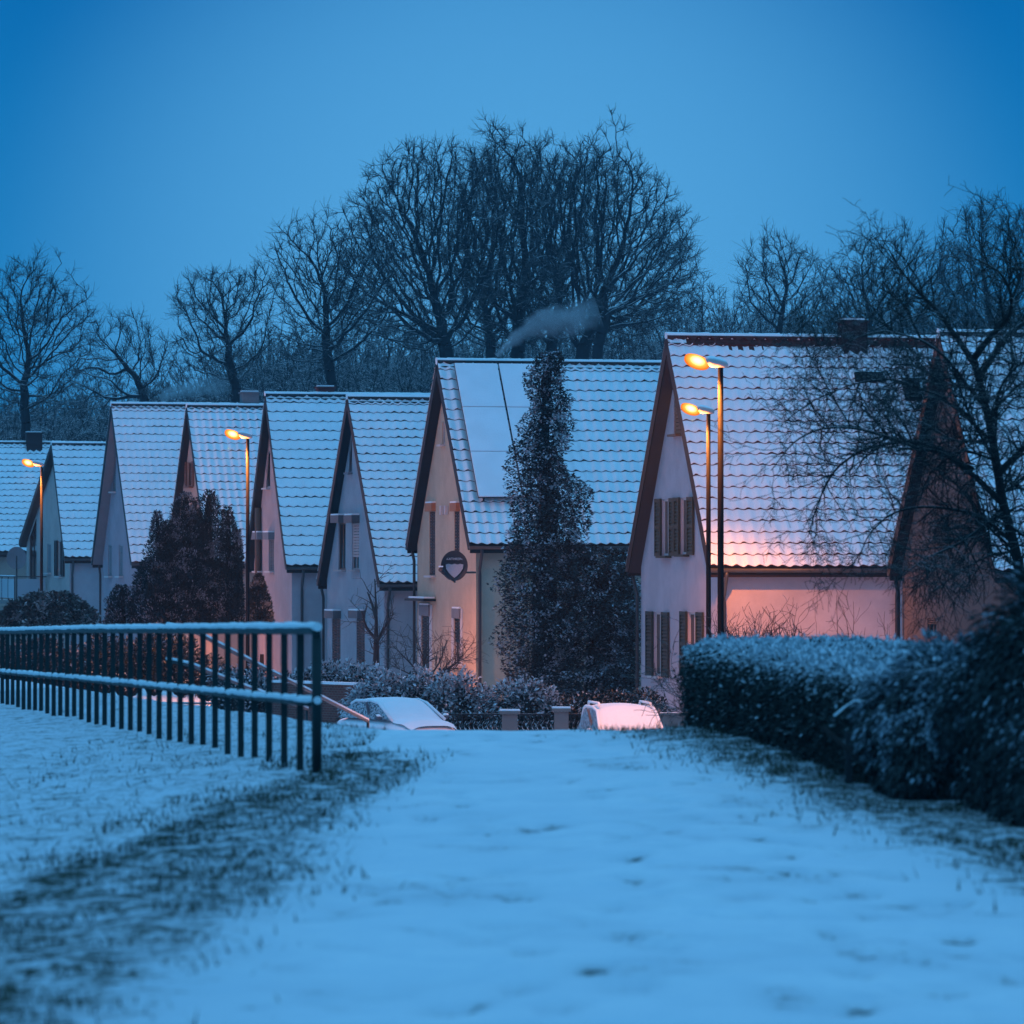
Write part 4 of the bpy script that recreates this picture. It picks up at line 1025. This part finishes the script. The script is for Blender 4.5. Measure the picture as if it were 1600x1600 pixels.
# ------------------------------------------------------------------ leafy plants
def foliage(name, Pn, Out, m, L, Wd, snow, seed, parent=None, droop=.3, core=None, rand=.5):
    rng = np.random.default_rng(seed); n = len(Pn)
    D = unit(Out + rng.normal(0, rand, (n, 3)) + np.array([0, 0, -droop])); Nn = unit(Out * .6 + np.array([0, 0, .8]) + rng.normal(0, .35, (n, 3)))
    V, Fc = leaf_geo(Pn, D, Nn, L * rng.uniform(.6, 1.25, n), Wd * rng.uniform(.7, 1.2, n))
    sv = np.repeat(np.clip(snow, 0, 1), 4); tv = np.repeat(rng.random(n), 4)
    if core is not None:
        cv, cf = core; o_ = len(V); V = np.concatenate([V, cv]); Fc = np.concatenate([Fc, cf + o_])
        sv = np.concatenate([sv, np.zeros(len(cv))]); tv = np.concatenate([tv, np.zeros(len(cv))])
    return np_mesh(name, V, Fc, [m], {'snow': sv, 'tint': tv}, parent=parent)
def column_plant(name, label, cat, cols, Z, m, n, seed, leaf=(.14, .07), snow_p=.35, group=None, lump=.25, droop=-.2, depth=.8, thick=0.):
    """cols: list of profiles [(px centre, half width px, py)...] from top to foot"""
    rng = np.random.default_rng(seed); s = Z / F
    foot = cols[0][-1]; b0 = P(foot[0], foot[2], Z); base = np.array([b0.x, Z, float(ground_z(b0.x, Z))])
    root = thing(name, label, cat, tuple(base), 0, group)
    Ps, Os, Sn = [], [], []; CV, CF = [], []; o_ = 0
    wt = np.array([sum(abs(c[i + 1][2] - c[i][2]) * (c[i][1] + c[i + 1][1]) for i in range(len(c) - 1)) ** .8 for c in cols], float); wt /= wt.sum()
    for ci, c in enumerate(cols):
        py = np.array([q[2] for q in c], float); cxp = np.array([q[0] for q in c], float); hw = np.array([q[1] for q in c], float)
        k = int(n * wt[ci]); dzc = rng.normal(0, .35) if ci else 0
        tt = rng.uniform(py[0], py[-1], k * 2); keep = rng.random(k * 2) < (np.interp(tt, py, hw) + 4) / (hw.max() + 4); tt = tt[keep][:k]; k = len(tt)
        th = rng.uniform(0, 2 * np.pi, k); rr = np.interp(tt, py, hw) * s
        pos0 = np.stack([np.cos(th), np.sin(th), tt * .02], 1)
        nz_ = vnoise(np.stack([np.cos(th) * 1.6, np.sin(th) * 1.6, tt * s * 1.1], 1), 1.0, seed + ci)
        nz2 = vnoise(np.stack([np.cos(th) * 2.2, np.sin(th) * 2.2, tt * s * 2.6], 1), 1.0, seed + ci + 40)
        rad = rr * (1 + lump * (nz_ + .9 * nz2)) * (1 - .62 * rng.random(k) ** 1.7)
        X = (np.interp(tt, py, cxp) - 800) * s + np.cos(th) * rad; Y = Z + dzc + np.sin(th) * np.maximum(rad, .15) * depth; Zz = EYE + (HOR - tt) * s
        Ps.append(np.stack([X, Y, Zz], 1)); Os.append(np.stack([np.cos(th), np.sin(th), np.full(k, .35)], 1))
        sc_ = snow_p * (1 + 1.2 * nz_) * rng.uniform(0, 1.6, k) ; fn = vnoise(np.stack([X * 2.6, Y * 2.6, Zz * 3.2], 1), 1., seed + 9); Sn.append(np.where(fn + rng.normal(0, .22, k) > .5 - snow_p, rng.uniform(.35, 1, k), rng.uniform(0, .10, k)))
        nr, nc = 20, 12; zz = np.linspace(py[0] + 4, py[-1], nr)
        for z_ in zz:
            r_ = np.interp(z_, py, hw) * s * .30
            for j in range(nc):
                a = 2 * math.pi * j / nc; CV.append(((np.interp(z_, py, cxp) - 800) * s + math.cos(a) * r_, Z + dzc + math.sin(a) * r_ * depth, EYE + (HOR - z_) * s))
        for i in range(nr - 1):
            for j in range(nc): j2 = (j + 1) % nc; CF.append((o_ + i * nc + j, o_ + (i + 1) * nc + j, o_ + (i + 1) * nc + j2, o_ + i * nc + j2))
        o_ += nr * nc
    Pn = np.concatenate(Ps) - base; On = np.concatenate(Os); Sv = np.concatenate(Sn)
    foliage('crown', Pn, On, m, leaf[0], leaf[1], Sv, seed, root, droop, (np.array(CV) - base, np.array(CF)))
    MB().tube([(0, 0, -.1), (0, 0, .5), (.03, 0, 1.4)], [.11, .09, .06], M_bark_near, 8).build('trunk', root)
    return root
ivy_c = [[(862, 8, 549), (860, 22, 556), (858, 27, 575), (850, 26, 600), (858, 28, 640), (848, 33, 668), (846, 42, 700), (848, 46, 740), (862, 55, 762), (858, 52, 800), (852, 60, 850), (850, 66, 900), (850, 64, 960), (850, 60, 1020), (845, 55, 1085)],
         [(900, 20, 850), (915, 50, 868), (930, 62, 900), (938, 66, 960), (935, 66, 1040), (930, 60, 1090)], [(965, 12, 858), (968, 24, 880), (970, 26, 960), (965, 30, 1080)]]
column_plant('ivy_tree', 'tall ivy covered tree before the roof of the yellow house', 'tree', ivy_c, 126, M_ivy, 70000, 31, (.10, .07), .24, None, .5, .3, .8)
yew = [[(290, 4, 770), (290, 16, 785), (288, 30, 830), (286, 40, 900), (285, 46, 985)], [(326, 5, 768), (325, 15, 780), (322, 28, 830), (320, 40, 900), (320, 45, 985)], [(355, 4, 793), (356, 11, 815), (357, 19, 870), (358, 22, 985)],
       [(248, 3, 800), (248, 9, 815), (250, 16, 860), (255, 26, 985)], [(232, 5, 872), (230, 22, 900), (232, 36, 985)], [(265, 5, 815), (266, 20, 850), (266, 36, 985)], [(190, 6, 915), (188, 22, 940), (188, 32, 985)], [(371, 3, 828), (371, 7, 850), (370, 12, 985)], [(305, 5, 800), (305, 26, 830), (305, 40, 985)]]
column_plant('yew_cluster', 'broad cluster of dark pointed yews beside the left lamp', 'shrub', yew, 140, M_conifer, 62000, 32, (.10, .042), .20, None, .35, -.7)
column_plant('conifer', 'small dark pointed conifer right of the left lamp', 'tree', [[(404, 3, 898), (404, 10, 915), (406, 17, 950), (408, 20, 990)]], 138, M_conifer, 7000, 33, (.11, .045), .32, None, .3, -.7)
column_plant('bush', 'brown leaved bush before the low cream house', 'bush', [[(80, 25, 925), (80, 48, 940), (78, 62, 960), (76, 66, 990)], [(30, 12, 940), (30, 26, 960), (30, 32, 990)], [(120, 10, 940), (122, 22, 960), (122, 28, 990)]], 150, M_brownbush, 14000, 34, (.15, .08), .3, None, .4, .2)
def mound(name, label, px0, px1, py0, py1, Z, m, n, seed, leaf, snow_p, cat='shrub', depth=1.2, bumps=4, group=None):
    """low spreading shrub made of several leafy heaps"""
    rng = np.random.default_rng(seed); s = Z / F; cx = (px0 + px1) / 2
    bz = float(ground_z((cx - 800) * s, Z)); base = np.array([(cx - 800) * s, Z, bz]); root = thing(name, label, cat, tuple(base), 0, group)
    Ps, Os, Sn, CV, CF = [], [], [], [], []; o_ = 0
    for k in range(bumps):
        f = (k + .5) / bumps; c = px0 + (px1 - px0) * f; rx = (px1 - px0) / bumps * rng.uniform(.75, 1.0) * s
        zt_ = EYE + (HOR - (py0 + rng.uniform(0, .3) * (py1 - py0) * (1 if 0 < k < bumps - 1 else 1.8))) * s
        zc = (bz + zt_) / 2 - .1; rz = zt_ - zc; q = n // bumps
        d = unit(rng.normal(size=(q, 3))); d[:, 2] = np.where(d[:, 2] < -.4, -d[:, 2], d[:, 2])
        C = np.array([(c - 800) * s, Z + rng.normal(0, .15), zc]); nn = vnoise(d * 2.2, 1, seed + k)
        p = C + d * np.array([rx, depth * .5, rz]) * (1 + .35 * nn[:, None]) * rng.uniform(.7, 1.05, (q, 1))
        p[:, 2] = np.maximum(p[:, 2], bz + .02)
        Ps.append(p); Os.append(d); Sn.append(np.where(rng.random(q) < snow_p * (.6 + .8 * np.clip(d[:, 2], 0, 1)), rng.uniform(.5, 1, q), rng.uniform(0, .12, q)))
        nr, nc = 7, 10
        for i in range(nr):
            ph = -math.pi / 2 + math.pi * i / (nr - 1)
            for j in range(nc): a = 2 * math.pi * j / nc; CV.append(C + np.array([math.cos(ph) * math.cos(a) * rx, math.cos(ph) * math.sin(a) * depth * .5, math.sin(ph) * rz]) * .66)
        for i in range(nr - 1):
            for j in range(nc): j2 = (j + 1) % nc; CF.append((o_ + i*nc + j, o_ + i*nc + j2, o_ + (i+1)*nc + j2, o_ + (i+1)*nc + j))
        o_ += nr * nc
    foliage('leaves', np.concatenate(Ps) - base, np.concatenate(Os), m, leaf[0], leaf[1], np.concatenate(Sn), seed, root, .2, (np.array(CV) - base, np.array(CF)))
    st = MB()
    for k in range(5): st.tube([(rng.normal(0, .2), rng.normal(0, .1), -.1), (rng.normal(0, .4), rng.normal(0, .2), .7)], .02, M_bark_near, 5)
    st.build('stem', root)
    return root
mound('shrub', 'wide snow dusted shrub behind the hatchback', 545, 770, 1033, 1140, 103, M_shrub, 13000, 41, (.12, .06), .62, bumps=7)
mound('shrub', 'snowy shrub at the foot of the ivy covered tree', 775, 872, 1050, 1140, 102, M_shrub, 5000, 42, (.12, .06), .5, bumps=3)
mound('hedge', 'low hedge with snowy top left of the red brick wall', 335, 500, 1040, 1108, 119, M_hedge, 6000, 46, (.12, .06), .42, cat='hedge', bumps=7)
mound('shrub', 'low dark shrub behind the iron fence, left of the orange lit car', 872, 1030, 1066, 1140, 106, M_ivy, 5200, 45, (.12, .06), .12, bumps=4)
mound('hedge', 'small clipped hedge with snowy top before the white house', 492, 590, 1028, 1075, 121, M_hedge, 3600, 43, (.12, .06), .55, cat='hedge', bumps=5)

mound('garden_hedge', 'dark rambling hedge seen through the railing', -30, 345, 978, 1100, 134, M_conifer, 15000, 44, (.14, .06), .22, cat='hedge', bumps=9, depth=1.6)
# bare shrubs and saplings
def twiggy(name, label, base_px, Z, stems, seed, m=M_twig, dens=(9, 6), droop=(0, .02, .01), levels=2, cat='shrub', r0=.018, thin=1.0, group=None):
    rng = np.random.default_rng(seed); out = []
    limbs = []
    for pts in stems: limbs.append(([np.array(P(a, b_, Z)) + np.array([0, rng.normal(0, .25), 0]) for a, b_ in pts], r0, r0 * .3))
    grow_twigs(limbs, seed, levels, list(dens), list(droop) + [0, 0], out)
    A_ = np.array([o_[0] for o_ in out]); B_ = np.array([o_[1] for o_ in out]); ra = np.array([o_[2] for o_ in out]) * thin; rb = np.array([o_[3] for o_ in out]) * thin
    b0 = P(*base_px, Z); base = np.array([b0.x, Z, float(ground_z(b0.x, Z))])
    st = [np.array(l[0][0]) for l in limbs]
    A_ = np.concatenate([A_, [np.array([base[0] + rng.normal(0, .1), base[1], base[2] - .05]) for _ in st]]); B_ = np.concatenate([B_, st]); ra = np.concatenate([ra, [r0] * len(st)]); rb = np.concatenate([rb, [r0] * len(st)])
    o_ = seg_mesh(name, A_ - base, B_ - base, np.maximum(ra, .0035), np.maximum(rb, .003), m, 4, snow=np.full(len(A_), .6)); o_.location = tuple(base)
    return set_props(o_, label, cat, group)
twiggy('sapling', 'slender bare sapling before the white house wall', (586, 1060), 124, [[(586, 1050), (587, 1000), (588, 950), (585, 905)], [(587, 1010), (598, 985), (612, 965)], [(587, 1000), (572, 980), (566, 955)], [(588, 965), (580, 940), (574, 925)]], 51, cat='tree', r0=.045, thin=1.3)
twiggy('bare_shrub', 'reddish bare shrub before the door of the yellow house', (670, 1070), 120, [[(660, 1060), (640, 1035), (615, 1010)], [(665, 1060), (662, 1030), (650, 995)], [(670, 1060), (690, 1030), (698, 1000)], [(680, 1060), (715, 1035), (735, 1010)], [(675, 1060), (705, 1040), (725, 1020)], [(655, 1060), (625, 1045), (605, 1035)]], 52, dens=(10, 7), thin=1.5)
rngb = np.random.default_rng(8)
twiggy('bare_hedge', 'row of upright bare twigs above the clipped hedge', (1185, 1040), 96, [[(x, 1035), (x + rngb.normal(0, 3), 1005), (x + rngb.normal(0, 6), 975 + rngb.uniform(0, 14))] for x in np.linspace(1118, 1252, 46)], 53, dens=(2.5, 2), droop=(0, .06, .05), cat='hedge', r0=.014, thin=1.4)
twiggy('bare_shrub', 'thin wild shoots before the lamplit wall', (1330, 1040), 90, [[(1310, 1035), (1308, 980), (1309, 930)], [(1330, 1035), (1325, 985), (1318, 945)], [(1322, 1035), (1335, 985), (1335, 940)], [(1275, 1035), (1262, 995), (1235, 975)], [(1272, 1030), (1280, 985)], [(1345, 1035), (1352, 980)], [(1385, 1035), (1388, 975)], [(1360, 1035), (1372, 985)], [(1295, 1035), (1290, 990)], [(1400, 1035), (1380, 985), (1382, 955)]], 54, dens=(1.6, 1.5), r0=.010, thin=1.1)
twiggy('bare_shrub', 'bare shrub at the left end of the clipped hedge', (1072, 1130), 58, [[(1085, 1128), (1065, 1095), (1042, 1070)], [(1085, 1128), (1070, 1100), (1058, 1060)], [(1085, 1128), (1078, 1090), (1050, 1048)], [(1088, 1128), (1060, 1112), (1035, 1100)]], 55, dens=(8, 5), r0=.010)

# clipped hedge on the crest
rng = np.random.default_rng(61); y0h, y1h = 31.5, 43.0; Th = 1.7; ztop_h = .78
hb = np.array([hedge_line(37), 37, 0.]); hr = thing('clipped_hedge', 'long clipped evergreen hedge with snow on top beside the path', 'hedge', tuple(hb))
def hedge_surface(n, top):
    yy = rng.uniform(y0h, y1h, n); x0 = hedge_line(yy)
    if top:
        xx = x0 + rng.uniform(-.02, Th, n); zz = ztop_h + rng.normal(0, .025, n); o_ = np.tile([0, 0, 1.], (n, 1))
        rim = np.minimum(1, np.minimum((xx - x0) / .22, (y1h - yy) / .25)); zz -= .10 * (1 - np.clip(rim, 0, 1)) ** 2
        sn_ = np.where(rng.random(n) < .93, rng.uniform(.75, 1, n), .1)
    else:
        zz = rng.uniform(-.02, ztop_h - .02, n); xx = x0 + rng.normal(0, .035, n) - .04 * np.sin(zz * 4); o_ = np.tile([-1, -.15, .15], (n, 1))
        k = np.clip((zz - (ztop_h - .30)) / .28, 0, 1); sn_ = np.where(rng.random(n) < .035 + .85 * k ** 2, rng.uniform(.5, 1, n), rng.uniform(0, .05, n))
    return np.stack([xx, yy, zz], 1), o_, sn_
a1, b1, c1_ = hedge_surface(24000, True); a2, b2_, c2_ = hedge_surface(20000, False)
n = 2600; ye_ = np.full(n, y1h) + rng.normal(0, .04, n); xe_ = hedge_line(43) + rng.uniform(0, Th, n); ze_ = rng.uniform(0, ztop_h, n)
a3 = np.stack([xe_, ye_, ze_], 1); b3 = np.tile([0, 1., .1], (n, 1)); c3 = rng.uniform(0, .1, n)
a4 = np.stack([hedge_line(y0h) + rng.uniform(0, Th, n), y0h + rng.normal(0, .04, n), rng.uniform(0, ztop_h, n)], 1); b4 = np.tile([0, -1., .1], (n, 1)); k = np.clip((a4[:, 2] - .5) / .28, 0, 1); c4 = np.where(rng.random(n) < .06 + .8 * k, .8, .03)
CV = []; CF = []
for yv in np.linspace(y0h + .06, y1h - .06, 12):
    x0 = float(hedge_line(yv)) + .09; x1 = float(hedge_line(yv)) + Th - .08
    CV += [(x0, yv, -.1), (x0, yv, ztop_h - .13), (x0 + .1, yv, ztop_h - .05), (x1, yv, ztop_h - .05), (x1, yv, -.1)]
for i in range(11):
    for j in range(4): CF.append((i*5 + j, i*5 + j + 1, i*5 + 5 + j + 1, i*5 + 5 + j))
foliage('leaves', np.concatenate([a1, a2, a3, a4]) - hb, np.concatenate([b1, b2_, b3, b4]), M_hedge, .052, .030, np.concatenate([c1_, c2_, c3, c4]), 62, hr, .35, (np.array(CV) - hb, np.array(CF)), .55)
st = MB()
for yv in np.linspace(y0h + .4, y1h - .4, 9):
    st.tube([(float(hedge_line(yv)) + .7 - hb[0], yv - hb[1], -.1), (float(hedge_line(yv)) + .75 - hb[0], yv - hb[1], .55)], .03, M_bark_near, 6)
st.build('stem', hr)
# laurel nearer to the camera
def laurel(name, label, blobs, n, seed, leaf, snow_p):
    rng = np.random.default_rng(seed); vol = np.array([(b_[3] * b_[4]) for b_ in blobs], float); vol /= vol.sum()
    c0 = blobs[0]; base = np.array([c0[0], c0[1], float(ground_z(c0[0], c0[1]))]); root = thing(name, label, 'bush', tuple(base))
    Ps, Os, Sn, CV, CF = [], [], [], [], []; o_ = 0
    for k, (x, y, z, rx, rz, ry) in enumerate(blobs):
        q = int(n * vol[k]); d = unit(rng.normal(size=(q, 3))); flip = (d[:, 1] > .3) & (rng.random(q) < .8); d[flip, 1] *= -1
        nn = vnoise(d * 2.0 + k, 1, seed)
        p = np.array([x, y, z]) + d * np.array([rx, ry, rz]) * (1 + .28 * nn[:, None]) * rng.uniform(.78, 1.05, (q, 1))
        g = ground_z(p[:, 0], p[:, 1]); p[:, 2] = np.maximum(p[:, 2], g + .03)
        Ps.append(p); Os.append(d); f2 = vnoise(p * 4.5, 1, seed + 3); Sn.append(np.where(rng.random(q) < snow_p * np.clip(.1 + .9 * d[:, 2] + .5 * nn + 1.1 * f2, 0, 1.2), rng.uniform(.35, 1, q), rng.uniform(0, .10, q)))
        nr, nc = 8, 12
        for i in range(nr):
            ph = -math.pi / 2 + math.pi * i / (nr - 1)
            for j in range(nc): a = 2 * math.pi * j / nc; CV.append(np.array([x, y, z]) + np.array([math.cos(ph) * math.cos(a) * rx, math.cos(ph) * math.sin(a) * ry, math.sin(ph) * rz]) * .74)
        for i in range(nr - 1):
            for j in range(nc): j2 = (j + 1) % nc; CF.append((o_ + i*nc + j, o_ + i*nc + j2, o_ + (i+1)*nc + j2, o_ + (i+1)*nc + j))
        o_ += nr * nc
    foliage('leaves', np.concatenate(Ps) - base, np.concatenate(Os), M_laurel, leaf[0], leaf[1], np.concatenate(Sn), seed, root, 1.3, (np.array(CV) - base, np.array(CF)), .45)
    st = MB()
    for k in range(6): st.tube([(rng.normal(0, .25), rng.normal(0, .25), -.1), (rng.normal(0, .3), rng.normal(0, .2), .45)], .02, M_bark_near, 6)
    st.build('stem', root)
    return root
laurel('laurel_bush', 'rounded laurel bush with snowy leaves at the near end of the hedge', [(2.95, 30.6, .42, .55, .55, .7), (2.85, 30.0, .15, .42, .45, .5), (3.35, 31.4, .55, .5, .5, .6), (2.62, 31.1, .55, .22, .25, .35)], 36000, 71, (.060, .028), .75)
laurel('laurel_bush', 'tall dark laurel bush filling the right edge of the view', [(3.48, 28.8, .70, .58, .80, .8), (3.45, 28.0, .25, .48, .55, .7), (3.85, 27.6, .62, .6, .9, .9), (3.12, 29.6, .55, .34, .42, .5), (3.35, 27.0, .1, .38, .45, .6), (3.6, 29.8, .8, .45, .55, .5), (3.9, 26.2, .2, .6, .7, .6), (3.3, 28.9, .05, .4, .4, .5)], 60000, 72, (.062, .028), .26)
tw_ = MB(); tpts = [P(1303, 1122, 31), P(1318, 1110, 31), P(1335, 1098, 30.9), P(1352, 1099, 30.8), P(1385, 1092, 30.8)]
lb = Vector((tpts[-1].x + .3, 30.9, 0))
tw_.tube([p - lb for p in tpts] + [Vector((-.1, 0, .25)), Vector((0, 0, -.1))], .011, M_bark_near, 8); tw_.tube([p - lb + Vector((0, 0, .012)) for p in tpts], .012, M_snow, 8)
set_props(tw_.build('branch'), 'bent snow topped branch poking out of the hedge', 'branch').location = lb
wp = P(1326, 1180, 31.0)
wpo = MB().box((0, 0, .18), (.05, .05, .42), plain('old_wood', (.05, .05, .055), .9, .4, 8)).build('wooden_post'); wpo.location = (wp.x, 31.0, 0)
set_props(wpo, 'short grey wooden post in the dark gap below the hedge', 'post')

# ------------------------------------------------------------------ grass through the snow
rng = np.random.default_rng(81); N = 170000
gxs = rng.uniform(-4.2, 4.2, N); gys = rng.uniform(14, 44, N)
dn = bare_amt(gxs, gys); pn = vnoise(np.stack([gxs, gys, gxs * 0], 1), 1.6, 9); dn = np.where(gxs < left_line(gys) - .7, dn * .16, dn ** 1.6)
keep = rng.random(N) < np.clip(dn * (.55 + 1.6 * pn) * .6, 0, 1)
gxs, gys = gxs[keep], gys[keep]; n = len(gxs); gz = ground_z(gxs, gys)
az = rng.uniform(0, 2 * np.pi, n); ln = rng.uniform(.03, .10, n); bend = rng.uniform(.4, 1.3, n)
D = unit(np.stack([np.cos(az) * bend, np.sin(az) * bend, np.ones(n)], 1)); sd_ = np.stack([-np.sin(az), np.cos(az), np.zeros(n)], 1) * rng.uniform(.003, .007, n)[:, None]
Pg = np.stack([gxs, gys, gz + .0], 1); tip = Pg + D * ln[:, None]; 
V = np.stack([Pg - sd_, Pg + sd_, tip], 1).reshape(-1, 3); Fc = np.arange(n * 3).reshape(-1, 3)
gr = np_mesh('grass', V, Fc, [M_grass], {'snow': np.repeat(np.where(rng.random(n) < .12, .8, 0), 3), 'tint': np.repeat(rng.random(n), 3)})
set_props(gr, 'dark grass blades poking through the thin snow', 'grass', None, 'stuff')

# ------------------------------------------------------------------ smoke and air
def smoke(name, label, pts, Z, dens):
    """a soft plume that widens along its bent axis; the density falls to nothing inside the closed hull"""
    pp = [P(a, b_, Z) for a, b_, r_ in pts]; rr = [r_ * 1.45 * Z / F for a, b_, r_ in pts]
    mb = MB(); mb.tube(pp, [r * 1.25 + .05 for r in rr], None, 14)
    m = bpy.data.materials.new(name); m.use_nodes = True; nt = m.node_tree; nt.nodes.remove(nt.nodes['Principled BSDF'])
    pv = nt.nodes.new('ShaderNodeVolumePrincipled'); pv.inputs['Color'].default_value = (.85, .9, .95, 1)
    t = nt.nodes.new('ShaderNodeTexCoord'); sp = nt.nodes.new('ShaderNodeSeparateXYZ'); nt.links.new(t.outputs['Object'], sp.inputs[0])
    def curve(vals, lo, hi):
        mr = nt.nodes.new('ShaderNodeMapRange'); mr.inputs[1].default_value = pp[0].x; mr.inputs[2].default_value = pp[-1].x; nt.links.new(sp.outputs['X'], mr.inputs[0])
        fc = nt.nodes.new('ShaderNodeFloatCurve'); c = fc.mapping.curves[0]
        xs_ = [(p.x - pp[0].x) / (pp[-1].x - pp[0].x) for p in pp]
        c.points[0].location = (0, (vals[0] - lo) / (hi - lo)); c.points[1].location = (1, (vals[-1] - lo) / (hi - lo))
        for x, v in list(zip(xs_, vals))[1:-1]: c.points.new(x, (v - lo) / (hi - lo))
        fc.mapping.update(); nt.links.new(mr.outputs[0], fc.inputs['Value'])
        ma = nt.nodes.new('ShaderNodeMath'); ma.operation = 'MULTIPLY_ADD'; ma.inputs[1].default_value = hi - lo; ma.inputs[2].default_value = lo
        nt.links.new(fc.outputs[0], ma.inputs[0]); return ma.outputs[0]
    zv = [p.z for p in pp]; zc = curve(zv, min(zv), max(zv)); rc_ = curve(rr, 0, max(rr) * 1.01)
    def math2(op, a, b_):
        n = nt.nodes.new('ShaderNodeMath'); n.operation = op
        for k, v in enumerate((a, b_)):
            if isinstance(v, (int, float)): n.inputs[k].default_value = v
            else: nt.links.new(v, n.inputs[k])
        return n.outputs[0]
    dz = math2('SUBTRACT', sp.outputs['Z'], zc); dy = math2('SUBTRACT', sp.outputs['Y'], Z)
    q = math2('DIVIDE', math2('SQRT', math2('ADD', math2('MULTIPLY', dz, dz), math2('MULTIPLY', dy, dy)), 0), rc_)
    nz_ = noise_tex(nt, 1.1, 5, .65); q = math2('ADD', q, math2('MULTIPLY', math2('SUBTRACT', nz_, .5), 2.0))
    k = maprange(nt, q, 1.0, .15, 0, dens)
    fade = nt.nodes.new('ShaderNodeMapRange'); fade.inputs[1].default_value = pp[0].x; fade.inputs[2].default_value = pp[-1].x; fade.inputs[3].default_value = 1.0; fade.inputs[4].default_value = .15
    nt.links.new(sp.outputs['X'], fade.inputs[0])
    nt.links.new(math2('MULTIPLY', k, fade.outputs[0]), pv.inputs['Density'])
    nt.links.new(pv.outputs[0], nt.nodes['Material Output'].inputs['Volume']); mb.mats = [m]
    return set_props(mb.build(name), label, 'smoke', None, 'stuff')
smoke('smoke', 'thin plume of chimney smoke drifting right over the yellow house', [(776, 556, 4), (790, 541, 8), (810, 524, 13), (840, 509, 17), (875, 503, 20), (910, 494, 24), (935, 486, 18)], 148, 4.0)
smoke('smoke', 'faint smoke drifting behind the lavender house ridge', [(250, 622, 5), (275, 612, 11), (310, 606, 14), (345, 604, 12), (362, 606, 6)], 196, 1.6)
hz = MB(); hz.box((0, 200, 20), (560, 460, 48), None)
m = bpy.data.materials.new('haze'); m.use_nodes = True; nt = m.node_tree; nt.nodes.remove(nt.nodes['Principled BSDF'])
pv = nt.nodes.new('ShaderNodeVolumePrincipled'); pv.inputs['Color'].default_value = (.50, .80, 1.0, 1); pv.inputs['Density'].default_value = .00032
nt.links.new(pv.outputs[0], nt.nodes['Material Output'].inputs['Volume']); hz.mats = [m]
set_props(hz.build('haze'), 'thin blue winter haze', 'haze', None, 'stuff')
